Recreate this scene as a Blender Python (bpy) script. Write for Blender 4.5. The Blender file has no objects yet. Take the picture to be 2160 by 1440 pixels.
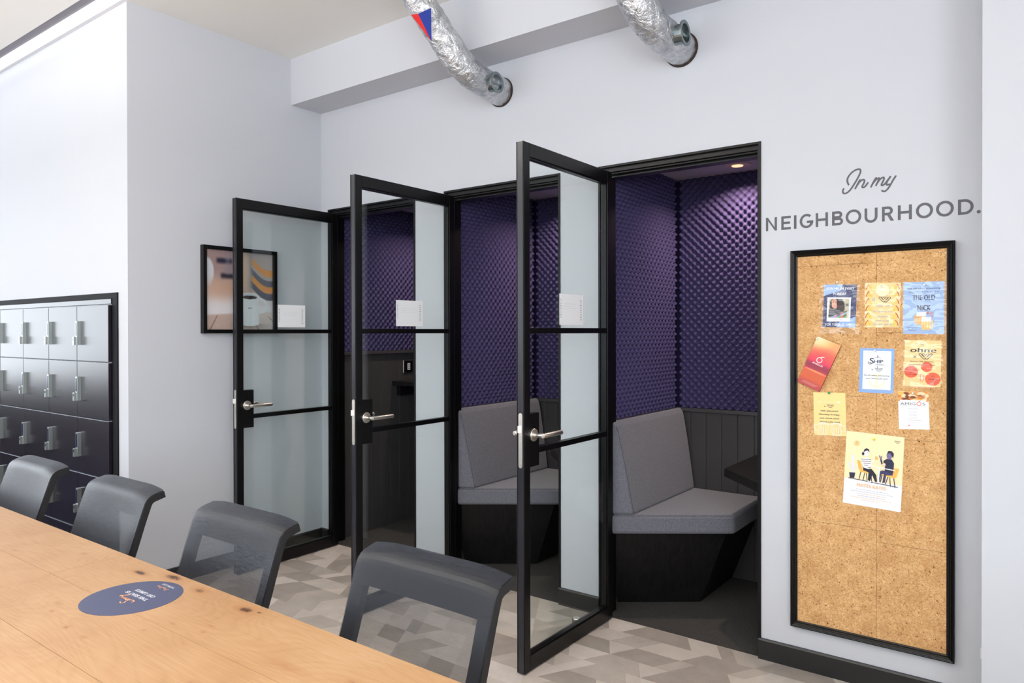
import bpy, math, random
import numpy as np
from mathutils import Vector, Matrix
random.seed(4)
S = bpy.context.scene
COL = S.collection

# ------------------------------------------------------------------ camera
FL, YAW, PIT, ROL, CY = 1521.018, 0.6426633, -0.005128, -0.0018913, 707.17
f = Vector((-math.sin(YAW)*math.cos(PIT), math.cos(YAW)*math.cos(PIT), math.sin(PIT)))
r0 = Vector((math.cos(YAW), math.sin(YAW), 0)); u0 = r0.cross(f)
r = (r0*math.cos(ROL)+u0*math.sin(ROL)).normalized(); u = r.cross(f).normalized()
cam = bpy.data.cameras.new('camera'); cam.sensor_width = 36; cam.lens = FL*36/2160
cam.shift_y = (CY-720)/2160; cam.clip_start = 0.05
co = bpy.data.objects.new('camera', cam); COL.objects.link(co)
m = Matrix((r, u, -f)).transposed().to_4x4(); m.translation = Vector((3.902, -3.092, 1.391))
co.matrix_world = m; S.camera = co

# ------------------------------------------------------------------ world, lights, exposure
w = bpy.data.worlds.new('daylight'); S.world = w; w.use_nodes = True
w.node_tree.nodes['Background'].inputs[0].default_value = (0.75, 0.87, 1, 1)
w.node_tree.nodes['Background'].inputs[1].default_value = 1.6
S.view_settings.view_transform = 'Standard'; S.view_settings.look = 'None'
S.view_settings.gamma = 1; S.view_settings.use_curve_mapping = False
S.view_settings.exposure = 0.09
S.cycles.use_denoising = True
S.cycles.max_bounces = 7; S.cycles.transparent_max_bounces = 12; S.cycles.adaptive_threshold = 0.02
S.cycles.sample_clamp_indirect = 6
def area(name, loc, rot, sx, sy, power, col, spread=180):
    l = bpy.data.lights.new(name, 'AREA'); l.shape = 'RECTANGLE'; l.size = sx; l.size_y = sy
    l.energy = power; l.color = col; l.spread = math.radians(spread)
    o = bpy.data.objects.new(name, l); COL.objects.link(o); o.location = loc; o.rotation_euler = rot
    return o
R = math.radians
DAY = (0.92, 0.96, 1.0)
area('window_daylight', (-5.40, -3.9, 1.85), (R(90), 0, R(-90)), 4.2, 2.0, 95, DAY)        # left wall windows
area('window_daylight', (-1.8, -6.90, 1.9), (R(90), 0, 0), 4.6, 2.0, 44, DAY)             # rear wall windows
area('window_daylight', (3.6, -6.90, 1.9), (R(90), 0, 0), 3.4, 2.0, 60, DAY)
area('window_daylight', (5.50, -4.4, 1.9), (R(90), 0, R(90)), 3.0, 1.9, 120, DAY)         # fill light added in an opening of the unseen right wall
for i, x in enumerate((-2.2, 0.6, 3.4)):                                                    # fill lamps added out of view, mostly to brighten the ceiling
    area('fill_lamp_light', (x, -3.6, 2.38), (0, 0, 0), 1.6, 0.12, 2, (1, 0.93, 0.86))
    area('fill_lamp_uplight', (x, -3.6, 2.48), (R(180), 0, 0), 1.6, 0.12, (14, 112, 72)[i], (1, 0.96, 0.93))
area('cove_lamp_light', (-2.0, -1.318, 3.133), (0, 0, 0), 4.0, 0.05, 2.2, (0.97, 0.97, 1.0), 48)

# ------------------------------------------------------------------ materials
def lin(c):
    return tuple(((v/255)/12.92 if v/255 <= 0.04045 else ((v/255+0.055)/1.055)**2.4) for v in c)
MATS = {}
def M(name, rgb=(128, 128, 128), rough=0.5, metal=0.0, spec=0.5, coat=0.0, bump=None, emit=None, sheen=0.0):
    if name in MATS: return MATS[name]
    mt = bpy.data.materials.new(name); mt.use_nodes = True; MATS[name] = mt
    b = mt.node_tree.nodes['Principled BSDF']
    b.inputs['Base Color'].default_value = (*lin(rgb), 1)
    b.inputs['Roughness'].default_value = rough; b.inputs['Metallic'].default_value = metal
    b.inputs['Specular IOR Level'].default_value = spec; b.inputs['Coat Weight'].default_value = coat
    b.inputs['Sheen Weight'].default_value = sheen
    if emit:
        b.inputs['Emission Color'].default_value = (*lin(emit[0]), 1); b.inputs['Emission Strength'].default_value = emit[1]
    if bump:
        scale, strength, dist = bump[:3]; nt = mt.node_tree
        tc = nt.nodes.new('ShaderNodeTexCoord'); mp = nt.nodes.new('ShaderNodeMapping')
        mp.inputs['Scale'].default_value = bump[3] if len(bump) > 3 else (1, 1, 1)
        n = nt.nodes.new('ShaderNodeTexNoise'); n.inputs['Scale'].default_value = scale; n.inputs['Detail'].default_value = 3
        bp = nt.nodes.new('ShaderNodeBump'); bp.inputs['Strength'].default_value = strength; bp.inputs['Distance'].default_value = dist
        nt.links.new(tc.outputs['Object'], mp.inputs[0]); nt.links.new(mp.outputs[0], n.inputs[0])
        nt.links.new(n.outputs[0], bp.inputs['Height']); nt.links.new(bp.outputs[0], b.inputs['Normal'])
    return mt
class NG:
    """short hand for node building"""
    def __init__(s, mt): s.t = mt.node_tree; s.b = s.t.nodes['Principled BSDF']
    def n(s, typ, **kw):
        x = s.t.nodes.new('ShaderNode'+typ)
        for k, v in kw.items():
            if hasattr(x, k): setattr(x, k, v)
        return x
    def l(s, a, b): s.t.links.new(a, b)
    def math(s, op, a, b=None, c=None):
        x = s.n('Math'); x.operation = op
        for i, v in enumerate((a, b, c)):
            if v is None: continue
            if isinstance(v, (int, float)): x.inputs[i].default_value = v
            else: s.l(v, x.inputs[i])
        return x.outputs[0]
    def noise(s, vec, scale, detail=2, rough=0.5, dist=0.0):
        x = s.n('TexNoise'); x.inputs['Scale'].default_value = scale; x.inputs['Detail'].default_value = detail
        x.inputs['Roughness'].default_value = rough; x.inputs['Distortion'].default_value = dist
        if vec is not None: s.l(vec, x.inputs['Vector'])
        return x.outputs[0]
    def ramp(s, fac, stops):
        x = s.n('ValToRGB'); e = x.color_ramp.elements
        while len(e) < len(stops): e.new(0.5)
        for i, (p, c) in enumerate(stops): e[i].position = p; e[i].color = (*lin(c), 1)
        s.l(fac, x.inputs[0]); return x.outputs[0]
    def mix(s, fac, a, b, mode='MIX'):
        x = s.n('Mix'); x.data_type = 'RGBA'; x.blend_type = mode
        for v, i in ((fac, 0), (a, 6), (b, 7)):
            if isinstance(v, (int, float)): x.inputs[i].default_value = v
            elif isinstance(v, tuple): x.inputs[i].default_value = (*lin(v), 1)
            else: s.l(v, x.inputs[i])
        return x.outputs[2]
    def co(s, scale=(1, 1, 1), kind='Object', loc=(0, 0, 0)):
        t = s.n('TexCoord'); mp = s.n('Mapping'); mp.inputs['Scale'].default_value = scale; mp.inputs['Location'].default_value = loc
        s.l(t.outputs[kind], mp.inputs[0]); return mp.outputs[0]
    def bump(s, h, strength, dist):
        x = s.n('Bump'); x.inputs['Strength'].default_value = strength; x.inputs['Distance'].default_value = dist
        s.l(h, x.inputs['Height']); s.l(x.outputs[0], s.b.inputs['Normal'])

wall_m = M('wall_paint', (200, 202, 208), 0.62, bump=(260, 0.05, 0.0006), spec=0.35)
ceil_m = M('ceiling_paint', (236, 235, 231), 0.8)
white_wall_m = M('locker_wall_paint', (200, 202, 208), 0.6, spec=0.35)
black_m = M('black_powder_coat', (10, 9, 10), 0.32, spec=0.28, bump=(900, 0.05, 0.0003))
edge_m = M('black_door_edge', (34, 34, 42), 0.25)
skirt_m = M('black_skirting_paint', (26, 26, 27), 0.4)
steel_m = M('brushed_steel', (226, 220, 212), 0.34, 1.0, bump=(120, 0.12, 0.0004, (1, 12, 12)))
zinc_m = M('galvanised_zinc', (140, 150, 152), 0.35, 1.0)
rubber_m = M('dark_rubber', (28, 27, 26), 0.7)
board_m = M('dark_boarding_paint', (64, 61, 62), 0.42)
carpet_m = M('charcoal_carpet', (66, 64, 63), 0.95, spec=0.1)
g = NG(carpet_m); nz = g.noise(g.co(), 420, 3, 0.7)
g.l(g.ramp(nz, [(0.3, (38, 37, 38)), (0.7, (92, 89, 86))]), g.b.inputs['Base Color']); g.bump(nz, 0.7, 0.003)
ash_m = M('black_stained_ash', (20, 19, 20), 0.5, spec=0.3)
g = NG(ash_m); v = g.co((1, 1, 0.09)); nz = g.noise(v, 60, 4, 0.6, 0.6)
g.l(g.ramp(nz, [(0.35, (8, 7, 8)), (0.7, (24, 22, 22))]), g.b.inputs['Base Color']); g.bump(nz, 0.25, 0.001)
foam_m = M('purple_foam', (70, 63, 101), 0.9, spec=0.15, bump=(600, 0.3, 0.001))
foam_wall_m = M('dark_purple_fabric', (34, 28, 58), 0.9, spec=0.1)
wool_m = M('grey_wool_felt', (118, 117, 124), 0.95, spec=0.15, sheen=0.25)
g = NG(wool_m); nz = g.noise(g.co(), 330, 4, 0.75)
g.l(g.ramp(nz, [(0.32, (68, 70, 80)), (0.68, (136, 135, 144))]), g.b.inputs['Base Color']); g.bump(nz, 0.35, 0.0012)
seam_m = M('felt_seam_thread', (70, 70, 78), 0.9)
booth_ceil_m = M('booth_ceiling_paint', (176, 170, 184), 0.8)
lamp_m = M('warm_lamp_lens', (255, 220, 190), 0.4, emit=((255, 196, 150), 1.4))
lamp_trim_m = M('lamp_trim', (190, 170, 165), 0.5)
diff_m = M('lamp_diffuser', (255, 255, 255), 0.5, emit=((250, 250, 255), 1.15))
fix_m = M('lamp_housing_grey', (120, 116, 124), 0.5)
dark_plastic_m = M('black_chair_plastic', (24, 24, 26), 0.42)
seatpad_m = M('black_chair_fabric', (30, 31, 34), 0.85)
chrome_m = M('dark_chrome', (120, 122, 126), 0.2, 1.0)
letter_m = M('charcoal_wall_lettering', (82, 80, 85), 0.5)
paper_m = M('white_paper', (238, 240, 243), 0.6)
sticker_m = M('navy_sticker', (64, 68, 98), 0.32)
white_plastic_m = M('white_plastic', (236, 236, 236), 0.3)
blue_strip_m = M('navy_label_strip', (28, 38, 74), 0.2)
edge_highlight_m = M('locker_edge_highlight', (150, 160, 172), 0.3)  # pale tone standing for light caught along the door tops

locker_m = M('dark_locker_laminate', (27, 21, 31), 0.26, spec=0.75, coat=0.0)
locker_m.node_tree.nodes['Principled BSDF'].inputs['Coat Roughness'].default_value = 0.28
g = NG(locker_m); g.bump(g.noise(g.co(), 700, 2), 0.06, 0.0005)

glass_m = bpy.data.materials.new('pale_green_glass'); glass_m.use_nodes = True
nt = glass_m.node_tree; nt.nodes.clear()
o_ = nt.nodes.new('ShaderNodeOutputMaterial'); mx = nt.nodes.new('ShaderNodeMixShader'); ge = nt.nodes.new('ShaderNodeNewGeometry')
tr = nt.nodes.new('ShaderNodeBsdfTransparent'); gl = nt.nodes.new('ShaderNodeBsdfGlossy')
def _m(op, a, b=None):
    x = nt.nodes.new('ShaderNodeMath'); x.operation = op
    for i, v in enumerate((a, b)):
        if v is None: continue
        if isinstance(v, float): x.inputs[i].default_value = v
        else: nt.links.new(v, x.inputs[i])
    return x.outputs[0]
dp = nt.nodes.new('ShaderNodeVectorMath'); dp.operation = 'DOT_PRODUCT'
nt.links.new(ge.outputs['Normal'], dp.inputs[0]); nt.links.new(ge.outputs['Incoming'], dp.inputs[1])
fres = _m('ADD', _m('MULTIPLY', _m('POWER', _m('SUBTRACT', 1.0, _m('ABSOLUTE', dp.outputs['Value'])), 5.0), 0.96), 0.04)
tr.inputs[0].default_value = (0.955, 0.982, 0.976, 1); gl.inputs['Roughness'].default_value = 0.0
nt.links.new(fres, mx.inputs[0]); nt.links.new(tr.outputs[0], mx.inputs[1]); nt.links.new(gl.outputs[0], mx.inputs[2]); nt.links.new(mx.outputs[0], o_.inputs[0])
MATS['pale_green_glass'] = glass_m

clear_m = glass_m.copy(); clear_m.name = 'clear_picture_glass'; MATS['clear'] = clear_m
[n for n in clear_m.node_tree.nodes if n.type == 'BSDF_TRANSPARENT'][0].inputs[0].default_value = (1, 1, 1, 1)
def plastic_film():
    mt = bpy.data.materials.new('clear_plastic_film'); mt.use_nodes = True; nt = mt.node_tree; nt.nodes.clear()
    o_ = nt.nodes.new('ShaderNodeOutputMaterial'); mx = nt.nodes.new('ShaderNodeMixShader')
    tr = nt.nodes.new('ShaderNodeBsdfTransparent'); gl = nt.nodes.new('ShaderNodeBsdfGlossy'); gl.inputs['Roughness'].default_value = 0.06
    tc = nt.nodes.new('ShaderNodeTexCoord'); n = nt.nodes.new('ShaderNodeTexNoise'); n.inputs['Scale'].default_value = 15; n.inputs['Detail'].default_value = 1
    mp = nt.nodes.new('ShaderNodeMapping'); mp.inputs['Scale'].default_value = (1, 1, 1.8)
    bp = nt.nodes.new('ShaderNodeBump'); bp.inputs['Strength'].default_value = 0.6; bp.inputs['Distance'].default_value = 0.02
    nt.links.new(tc.outputs['Object'], mp.inputs[0]); nt.links.new(mp.outputs[0], n.inputs[0]); nt.links.new(n.outputs[0], bp.inputs['Height'])
    nt.links.new(bp.outputs[0], gl.inputs['Normal'])
    mx.inputs[0].default_value = 0.07
    nt.links.new(tr.outputs[0], mx.inputs[1]); nt.links.new(gl.outputs[0], mx.inputs[2]); nt.links.new(mx.outputs[0], o_.inputs[0])
    return mt
film_m = plastic_film()

# woven chair mesh: lets the background through between its threads
def weave():
    mt = M('charcoal_mesh_weave', (50, 53, 62), 0.36, spec=0.6)
    g = NG(mt); nt = g.t
    out = [n for n in nt.nodes if n.type == 'OUTPUT_MATERIAL'][0]
    v = g.co((0.25, 1, 6)); st = g.noise(v, 110, 3, 0.7)
    g.l(g.ramp(st, [(0.3, (18, 20, 26)), (0.7, (45, 49, 60))]), g.b.inputs['Base Color'])
    g.bump(g.noise(g.co((1, 1, 2.5)), 500, 2), 0.35, 0.001)
    tr = g.n('BsdfTransparent'); mx = g.n('MixShader')
    ge = g.n('NewGeometry'); dp = g.n('VectorMath'); dp.operation = 'DOT_PRODUCT'; g.l(ge.outputs['Normal'], dp.inputs[0]); g.l(ge.outputs['Incoming'], dp.inputs[1])
    hole = g.math('MULTIPLY_ADD', g.math('ABSOLUTE', dp.outputs['Value']), 1.15, g.math('MULTIPLY_ADD', st, -0.2, -0.27)); hole.node.use_clamp = True
    g.l(hole, mx.inputs[0]); g.l(g.b.outputs[0], mx.inputs[1]); g.l(tr.outputs[0], mx.inputs[2]); g.l(mx.outputs[0], out.inputs[0])
    return mt
weave_m = weave()

# foil of the ducts
foil_m = M('crinkled_foil', (206, 208, 212), 0.3, 1.0)
g = NG(foil_m); v = g.co(); n1 = g.noise(v, 24, 5, 0.62, 0.9); n2 = g.noise(v, 90, 3, 0.6, 0.8)
g.bump(g.math('MULTIPLY_ADD', n2, 0.28, n1), 0.7, 0.02)
g.l(g.ramp(n1, [(0.3, (176, 178, 184)), (0.6, (228, 229, 231))]), g.b.inputs['Base Color'])

# oak of the table: growth rings bending round knots
KN = [(1.925, -2.135, .030, .010, 1.0), (2.035, -2.100, .036, .012, 1.0), (2.184, -2.112, .022, .010, .75), (2.390, -2.115, .022, .012, 1.0),
      (1.62, -2.15, .010, .005, .5), (2.159, -2.41, .006, .005, .6), (2.246, -2.41, .007, .004, .5), (2.427, -2.243, .006, .004, .5),
      (2.71, -2.235, .040, .008, .35), (2.312, -2.315, .004, .003, .5), (2.41, -2.215, .012, .003, .5), (2.33, -2.26, .009, .003, .45), (1.42, -2.26, .01, .004, .4),
      (2.62, -2.38, .009, .006, .45), (2.86, -2.20, .010, .005, .5), (2.9, -2.5, .03, .012, .5), (2.43, -2.107, .008, .004, .9), (1.99, -2.36, .012, .004, .35), (2.03, -2.39, .006, .004, .5)]
oak_m = M('knotty_oak', (226, 180, 128), 0.38, spec=0.45)
g = NG(oak_m); v = g.co(kind='Object', loc=(1.6, -2.7, 0))
sep = g.n('SeparateXYZ'); g.l(v, sep.inputs[0]); X, Y = sep.outputs[0], sep.outputs[1]
oi = g.n('ObjectInfo'); rnd = oi.outputs['Random']
comb = g.n('CombineXYZ'); g.l(g.math('MULTIPLY', X, 1.15), comb.inputs[0]); g.l(g.math('MULTIPLY', Y, 4.6), comb.inputs[1]); g.l(g.math('MULTIPLY', rnd, 37.0), comb.inputs[2])
big = g.noise(comb.outputs[0], 1.15, 2, 0.5, 0.6)
rings = g.math('MULTIPLY_ADD', big, 26.0, g.math('MULTIPLY', Y, 14.0))
dark = None
for (kx, ky, a, b, s) in KN:
    dx = g.math('MULTIPLY', g.math('SUBTRACT', X, kx), 1/a); dy = g.math('MULTIPLY', g.math('SUBTRACT', Y, ky), 1/b)
    d2 = g.math('ADD', g.math('MULTIPLY', dx, dx), g.math('MULTIPLY', dy, dy))
    if s >= .75:
        rings = g.math('ADD', rings, g.math('MULTIPLY', g.math('EXPONENT', g.math('MULTIPLY', d2, -0.10)), 3.2))
    e = g.math('MULTIPLY', g.math('EXPONENT', g.math('MULTIPLY', d2, -0.9)), s)
    dark = e if dark is None else g.math('MAXIMUM', dark, e)
wavy = g.math('POWER', g.math('MULTIPLY_ADD', g.math('SINE', g.math('MULTIPLY', rings, 7.5)), 0.5, 0.5), 0.35)
c2 = g.n('CombineXYZ'); g.l(g.math('MULTIPLY', X, 9.0), c2.inputs[0]); g.l(g.math('MULTIPLY', Y, 260.0), c2.inputs[1]); g.l(rnd, c2.inputs[2])
fine = g.noise(c2.outputs[0], 1.0, 3, 0.6)
patch = g.noise(v, 2.6, 3, 0.6)
tone = g.math('MULTIPLY_ADD', wavy, 0.075, g.math('MULTIPLY_ADD', fine, 0.36, g.math('MULTIPLY', patch, 0.66)))
base = g.ramp(tone, [(0.36, (160, 119, 80)), (0.56, (178, 138, 97)), (0.80, (192, 157, 119))])
kn = g.noise(v, 130, 3, 0.6)
dk = g.math('MULTIPLY_ADD', dark, g.math('MULTIPLY_ADD', kn, 3.4, 0.1), -0.62)
dk.node.use_clamp = True
halo = g.mix(g.math('MULTIPLY', g.math('POWER', dark, 0.45), 0.62), base, (150, 92, 44))
g.l(g.mix(dk, halo, (66, 40, 24)), g.b.inputs['Base Color'])
g.bump(fine, 0.10, 0.0006)

# cork
def cork():
    mt = M('granulated_cork', (205, 160, 100), 0.9, spec=0.15); g = NG(mt); v = g.co()
    dv = g.n('VectorMath'); dv.operation = 'ADD'; sc = g.n('VectorMath'); sc.operation = 'SCALE'; sc.inputs['Scale'].default_value = 0.010
    nn = g.n('TexNoise'); nn.inputs['Scale'].default_value = 90; g.l(v, nn.inputs[0]); g.l(nn.outputs[1], sc.inputs[0]); g.l(v, dv.inputs[0]); g.l(sc.outputs[0], dv.inputs[1])
    vo = g.n('TexVoronoi'); vo.inputs['Scale'].default_value = 230; g.l(dv.outputs[0], vo.inputs['Vector'])
    hs = g.n('SeparateColor'); g.l(vo.outputs['Color'], hs.inputs[0])
    col = g.ramp(hs.outputs[0], [(0.0, (203, 156, 102)), (0.5, (214, 170, 117)), (1.0, (228, 189, 140))])
    sp = g.noise(v, 250, 3, 0.6, 0.3); sp2 = g.noise(v, 90, 3, 0.7, 0.6)
    q_ = g.math('ADD', g.math('MULTIPLY', sp, 0.62), g.math('MULTIPLY', sp2, 0.38))
    spots = g.ramp(q_, [(0.355, (92, 62, 40)), (0.385, (190, 158, 126)), (0.425, (255, 255, 255))])
    col2 = g.mix(1.0, col, spots, 'MULTIPLY')
    pt = g.ramp(g.noise(v, 22, 2), [(0.3, (232, 224, 216)), (0.7, (255, 255, 255))])
    g.l(g.mix(1.0, col2, pt, 'MULTIPLY'), g.b.inputs['Base Color'])
    g.bump(sp, 0.5, 0.001); return mt
cork_m = cork()
# vinyl floor tones
def vinyl(name, a, b):
    mt = M(name, a, 0.42, spec=0.4); g = NG(mt); v = g.co(kind='Generated') if False else g.co()
    geo = g.n('NewGeometry'); pos = geo.outputs['Position']
    n = g.noise(pos, 9, 5, 0.65); n2 = g.noise(pos, 260, 2, 0.7)
    t = g.math('MULTIPLY_ADD', n2, 0.35, g.math('MULTIPLY', n, 0.75))
    g.l(g.ramp(t, [(0.35, a), (0.75, b)]), g.b.inputs['Base Color']); return mt
VIN = [vinyl('vinyl_dark_taupe', (146, 137, 129), (168, 159, 150)), vinyl('vinyl_mid_taupe', (164, 155, 146), (186, 177, 168)),
       vinyl('vinyl_light_taupe', (182, 173, 164), (204, 195, 186)), vinyl('vinyl_pale_taupe', (192, 183, 175), (214, 205, 197))]

# ------------------------------------------------------------------ builders
ORG = {}
def prop(o, label=None, cat=None, group=None, kind=None):
    if label: o['label'] = label
    if cat: o['category'] = cat
    if group: o['group'] = group
    if kind: o['kind'] = kind
    return o
def empty(name, loc=(0, 0, 0), label=None, cat=None, group=None, kind=None, parent=None):
    o = bpy.data.objects.new(name, None); COL.objects.link(o); o.empty_display_size = 0.05
    base = Vector(loc)
    if parent is not None: o.parent = parent; o.location = base-ORG[parent]
    else: o.location = base
    ORG[o] = base
    return prop(o, label, cat, group, kind)
class MB:
    def __init__(s): s.v = []; s.f = []; s.m = []
    def add(s, vs, fs, mi=0):
        n = len(s.v); s.v += [tuple(p) for p in vs]; s.f += [tuple(i+n for i in q) for q in fs]; s.m += [mi]*len(fs); return s
    def box(s, x0, x1, y0, y1, z0, z1, mi=0):
        vs = [(x, y, z) for x in (x0, x1) for y in (y0, y1) for z in (z0, z1)]
        return s.add(vs, [(0, 1, 3, 2), (4, 6, 7, 5), (0, 4, 5, 1), (2, 3, 7, 6), (0, 2, 6, 4), (1, 5, 7, 3)], mi)
    def prism(s, poly, z0, z1, mi=0, ax='z'):
        def P(a, b, c): return {'z': (a, b, c), 'y': (a, c, b), 'x': (c, a, b)}[ax]
        n = len(poly); A = sum(poly[i][0]*poly[(i+1) % n][1]-poly[(i+1) % n][0]*poly[i][1] for i in range(n))
        if (A < 0) != (ax == 'y'): poly = poly[::-1]
        vs = [P(a, b, z0) for a, b in poly]+[P(a, b, z1) for a, b in poly]
        fs = [tuple(range(n))[::-1], tuple(range(n, 2*n))]+[(i, (i+1) % n, n+(i+1) % n, n+i) for i in range(n)]
        return s.add(vs, fs, mi)
    def tube(s, pts, rad, n=16, mi=0, cap=True):
        pts = [Vector(p) for p in pts]; rs = rad if isinstance(rad, (list, tuple)) else [rad]*len(pts)
        rings = []; ref = None
        for i, p in enumerate(pts):
            d = (pts[min(i+1, len(pts)-1)]-pts[max(i-1, 0)]).normalized()
            if ref is None: ref = Vector((0, 0, 1)) if abs(d.z) < .9 else Vector((1, 0, 0))
            a = d.cross(ref).normalized(); b = a.cross(d).normalized(); ref = b
            rings.append([p+(a*math.cos(t)+b*math.sin(t))*rs[i] for t in [2*math.pi*k/n for k in range(n)]])
        vs = [q for rg in rings for q in rg]; fs = []
        for i in range(len(pts)-1):
            for k in range(n): fs.append((i*n+k, i*n+(k+1) % n, (i+1)*n+(k+1) % n, (i+1)*n+k))
        if cap: fs += [tuple(range(n))[::-1], tuple(range((len(pts)-1)*n, len(pts)*n))]
        return s.add(vs, fs, mi)
    def ribbon(s, rows, mi=0):
        n = len(rows[0]); vs = [p for q in rows for p in q]
        return s.add(vs, [(i*n+k, i*n+k+1, (i+1)*n+k+1, (i+1)*n+k) for i in range(len(rows)-1) for k in range(n-1)], mi)
    def build(s, name, mats, parent=None, smooth=False, bevel=0, solid=0, sub=0, autos=False, recalc=False):
        off = ORG.get(parent, Vector()) if parent is not None else Vector()
        me = bpy.data.meshes.new(name); me.from_pydata([tuple(Vector(p)-off) for p in s.v], [], s.f)
        mats = mats if isinstance(mats, (list, tuple)) else [mats]
        for x in mats: me.materials.append(x)
        me.polygons.foreach_set('material_index', s.m); 
        if smooth: me.polygons.foreach_set('use_smooth', [True]*len(me.polygons))
        me.update()
        o = bpy.data.objects.new(name, me); COL.objects.link(o)
        if parent is not None: o.parent = parent
        ORG[o] = off
        if bevel:
            b = o.modifiers.new('bevel', 'BEVEL'); b.width = bevel; b.segments = 2 if bevel < .012 else 4; b.limit_method = 'ANGLE'; b.angle_limit = R(40)
            b.harden_normals = False
        if solid: q = o.modifiers.new('solid', 'SOLIDIFY'); q.thickness = solid; q.offset = 0
        if sub: q = o.modifiers.new('sub', 'SUBSURF'); q.levels = sub; q.render_levels = sub
        return o
def box(name, b, mat, parent=None, bevel=0, **kw):
    o = MB().box(*b).build(name, mat, parent, bevel=bevel); return prop(o, **kw) if kw else o
def copy_tree(o, parent=None):
    c = o.copy(); COL.objects.link(c); c.parent = parent
    ORG[c] = ORG.get(o, Vector())
    for ch in list(o.children): copy_tree(ch, c)
    return c

# ------------------------------------------------------------------ the room
H = 3.137
fx = [(.072, .871), (1.102, 1.897), (2.120, 2.912)]; FH = 2.198
edges = [-.15]+[e for p in fx for e in p]+[5.6]
for i in range(0, 8, 2): box('wall_back', (edges[i], edges[i+1], 0, .1, 0, FH), wall_m, kind='structure')
box('wall_back', (-.15, 5.6, 0, .1, FH, H), wall_m, kind='structure')
box('wall_left', (-.15, 0, -1.26, 0, 0, H), wall_m, kind='structure')
for b_ in ((-5.5, -.0002, -1.2605, -1.2595+.06, 1.606, H), (-.104, -.0002, -1.2605, -1.2595, 0, 1.606), (-5.5, -2.2, -1.2605, -1.2, 0, 1.606)):
    box('wall_lockers', b_, white_wall_m, kind='structure')
# far walls with window openings (outside the picture, they hold the windows that light the room, the right-hand one added)
fl_ = MB(); fl_.box(-5.6, -5.5, -7.0, -6.0, 0, H); fl_.box(-5.6, -5.5, -1.8, -1.0, 0, H); fl_.box(-5.6, -5.5, -6.0, -1.8, 0, .8); fl_.box(-5.6, -5.5, -6.0, -1.8, 2.9, H)
fl_.build('wall_far_left', wall_m)['kind'] = 'structure'
rw = MB(); rw.box(-5.6, 5.7, -7.1, -7.0, 0, .85); rw.box(-5.6, 5.7, -7.1, -7.0, 2.95, H)
for a, b in ((-5.6, -4.2), (.6, 1.8), (5.4, 5.7)): rw.box(a, b, -7.1, -7.0, .85, 2.95)
rw.build('wall_front', wall_m)['kind'] = 'structure'
for b_ in ((5.6, 5.7, -7.0, -5.9, 0, H), (5.6, 5.7, -2.9, .1, 0, H), (5.6, 5.7, -5.9, -2.9, 0, .9), (5.6, 5.7, -5.9, -2.9, 2.9, H)): box('wall_right', b_, wall_m, kind='structure')
e = empty('window_4', (5.6, -4.4, .9), kind='structure')  # window added out of view to throw light onto the left wall
for yy in (-5.9, -4.43, -2.96): MB().box(5.6, 5.66, yy, yy+.06, .9, 2.9).build('window_frame', black_m, e)
for n, (ax, a, b, z0, z1) in enumerate((('x', -6.0, -1.8, .8, 2.9), ('y', -4.2, .6, .85, 2.95), ('y', 1.8, 5.4, .85, 2.95))):
    e = empty('window_%d' % (n+1), (-5.5, a, z0) if ax == 'x' else (a, -7, z0), kind='structure')
    fm = MB(); N = 4
    for k in range(N+1):
        c = a+(b-a)*k/N
        if ax == 'x': fm.box(-5.56, -5.5, c-.03, c+.03, z0, z1)
        else: fm.box(c-.03, c+.03, -7.06, -7.0, z0, z1)
    for zz in (z0, z1-.06):
        if ax == 'x': fm.box(-5.56, -5.5, a, b, zz, zz+.06)
        else: fm.box(a, b, -7.06, -7.0, zz, zz+.06)
    fm.build('window_frame', black_m, e)
cl = MB(); cl.box(-5.6, 5.7, -7.1, -1.41, H, H+.1); cl.box(0, 5.7, -1.41, 0.1, H, H+.1); cl.box(-5.6, 0, -1.45, -1.0, H+.06, H+.1)
cl.build('ceiling', ceil_m)['kind'] = 'structure'
box('trim_1', (0, 5.6, -.236, 0, 2.843, H), wall_m, kind='structure', label='boxed-in beam along the top of the booth wall')
# pillar on the right edge
box('wall_pillar', (3.717, 4.7, -.25, 0, 0, H), wall_m, kind='structure')
# skirtings
def skirting(name, b, axis):
    x0, x1, y0, y1 = b
    m_ = MB()
    if axis == 'x': m_.prism([(y1, 0), (y0, 0), (y0, .080), (y0+.004, .086), (y1, .086)], x0, x1, ax='x')
    else: m_.prism([(x0, 0), (x1, 0), (x1, .080), (x1-.004, .086), (x0, .086)], y0, y1, ax='y')
    m_.build(name, skirt_m)['kind'] = 'structure'
skirting('baseboard_back', (.0, .072, -.015, 0), 'x'); skirting('baseboard_back', (.871, 1.102, -.015, 0), 'x')
skirting('baseboard_back', (1.890, 2.125, -.015, 0), 'x'); skirting('baseboard_back', (2.903, 3.717, -.015, 0), 'x')
skirting('baseboard_left', (0, .015, -1.275, 0), 'y')
skirting('baseboard_pillar', (3.717, 4.7, -.265, -.25), 'x')

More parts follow.
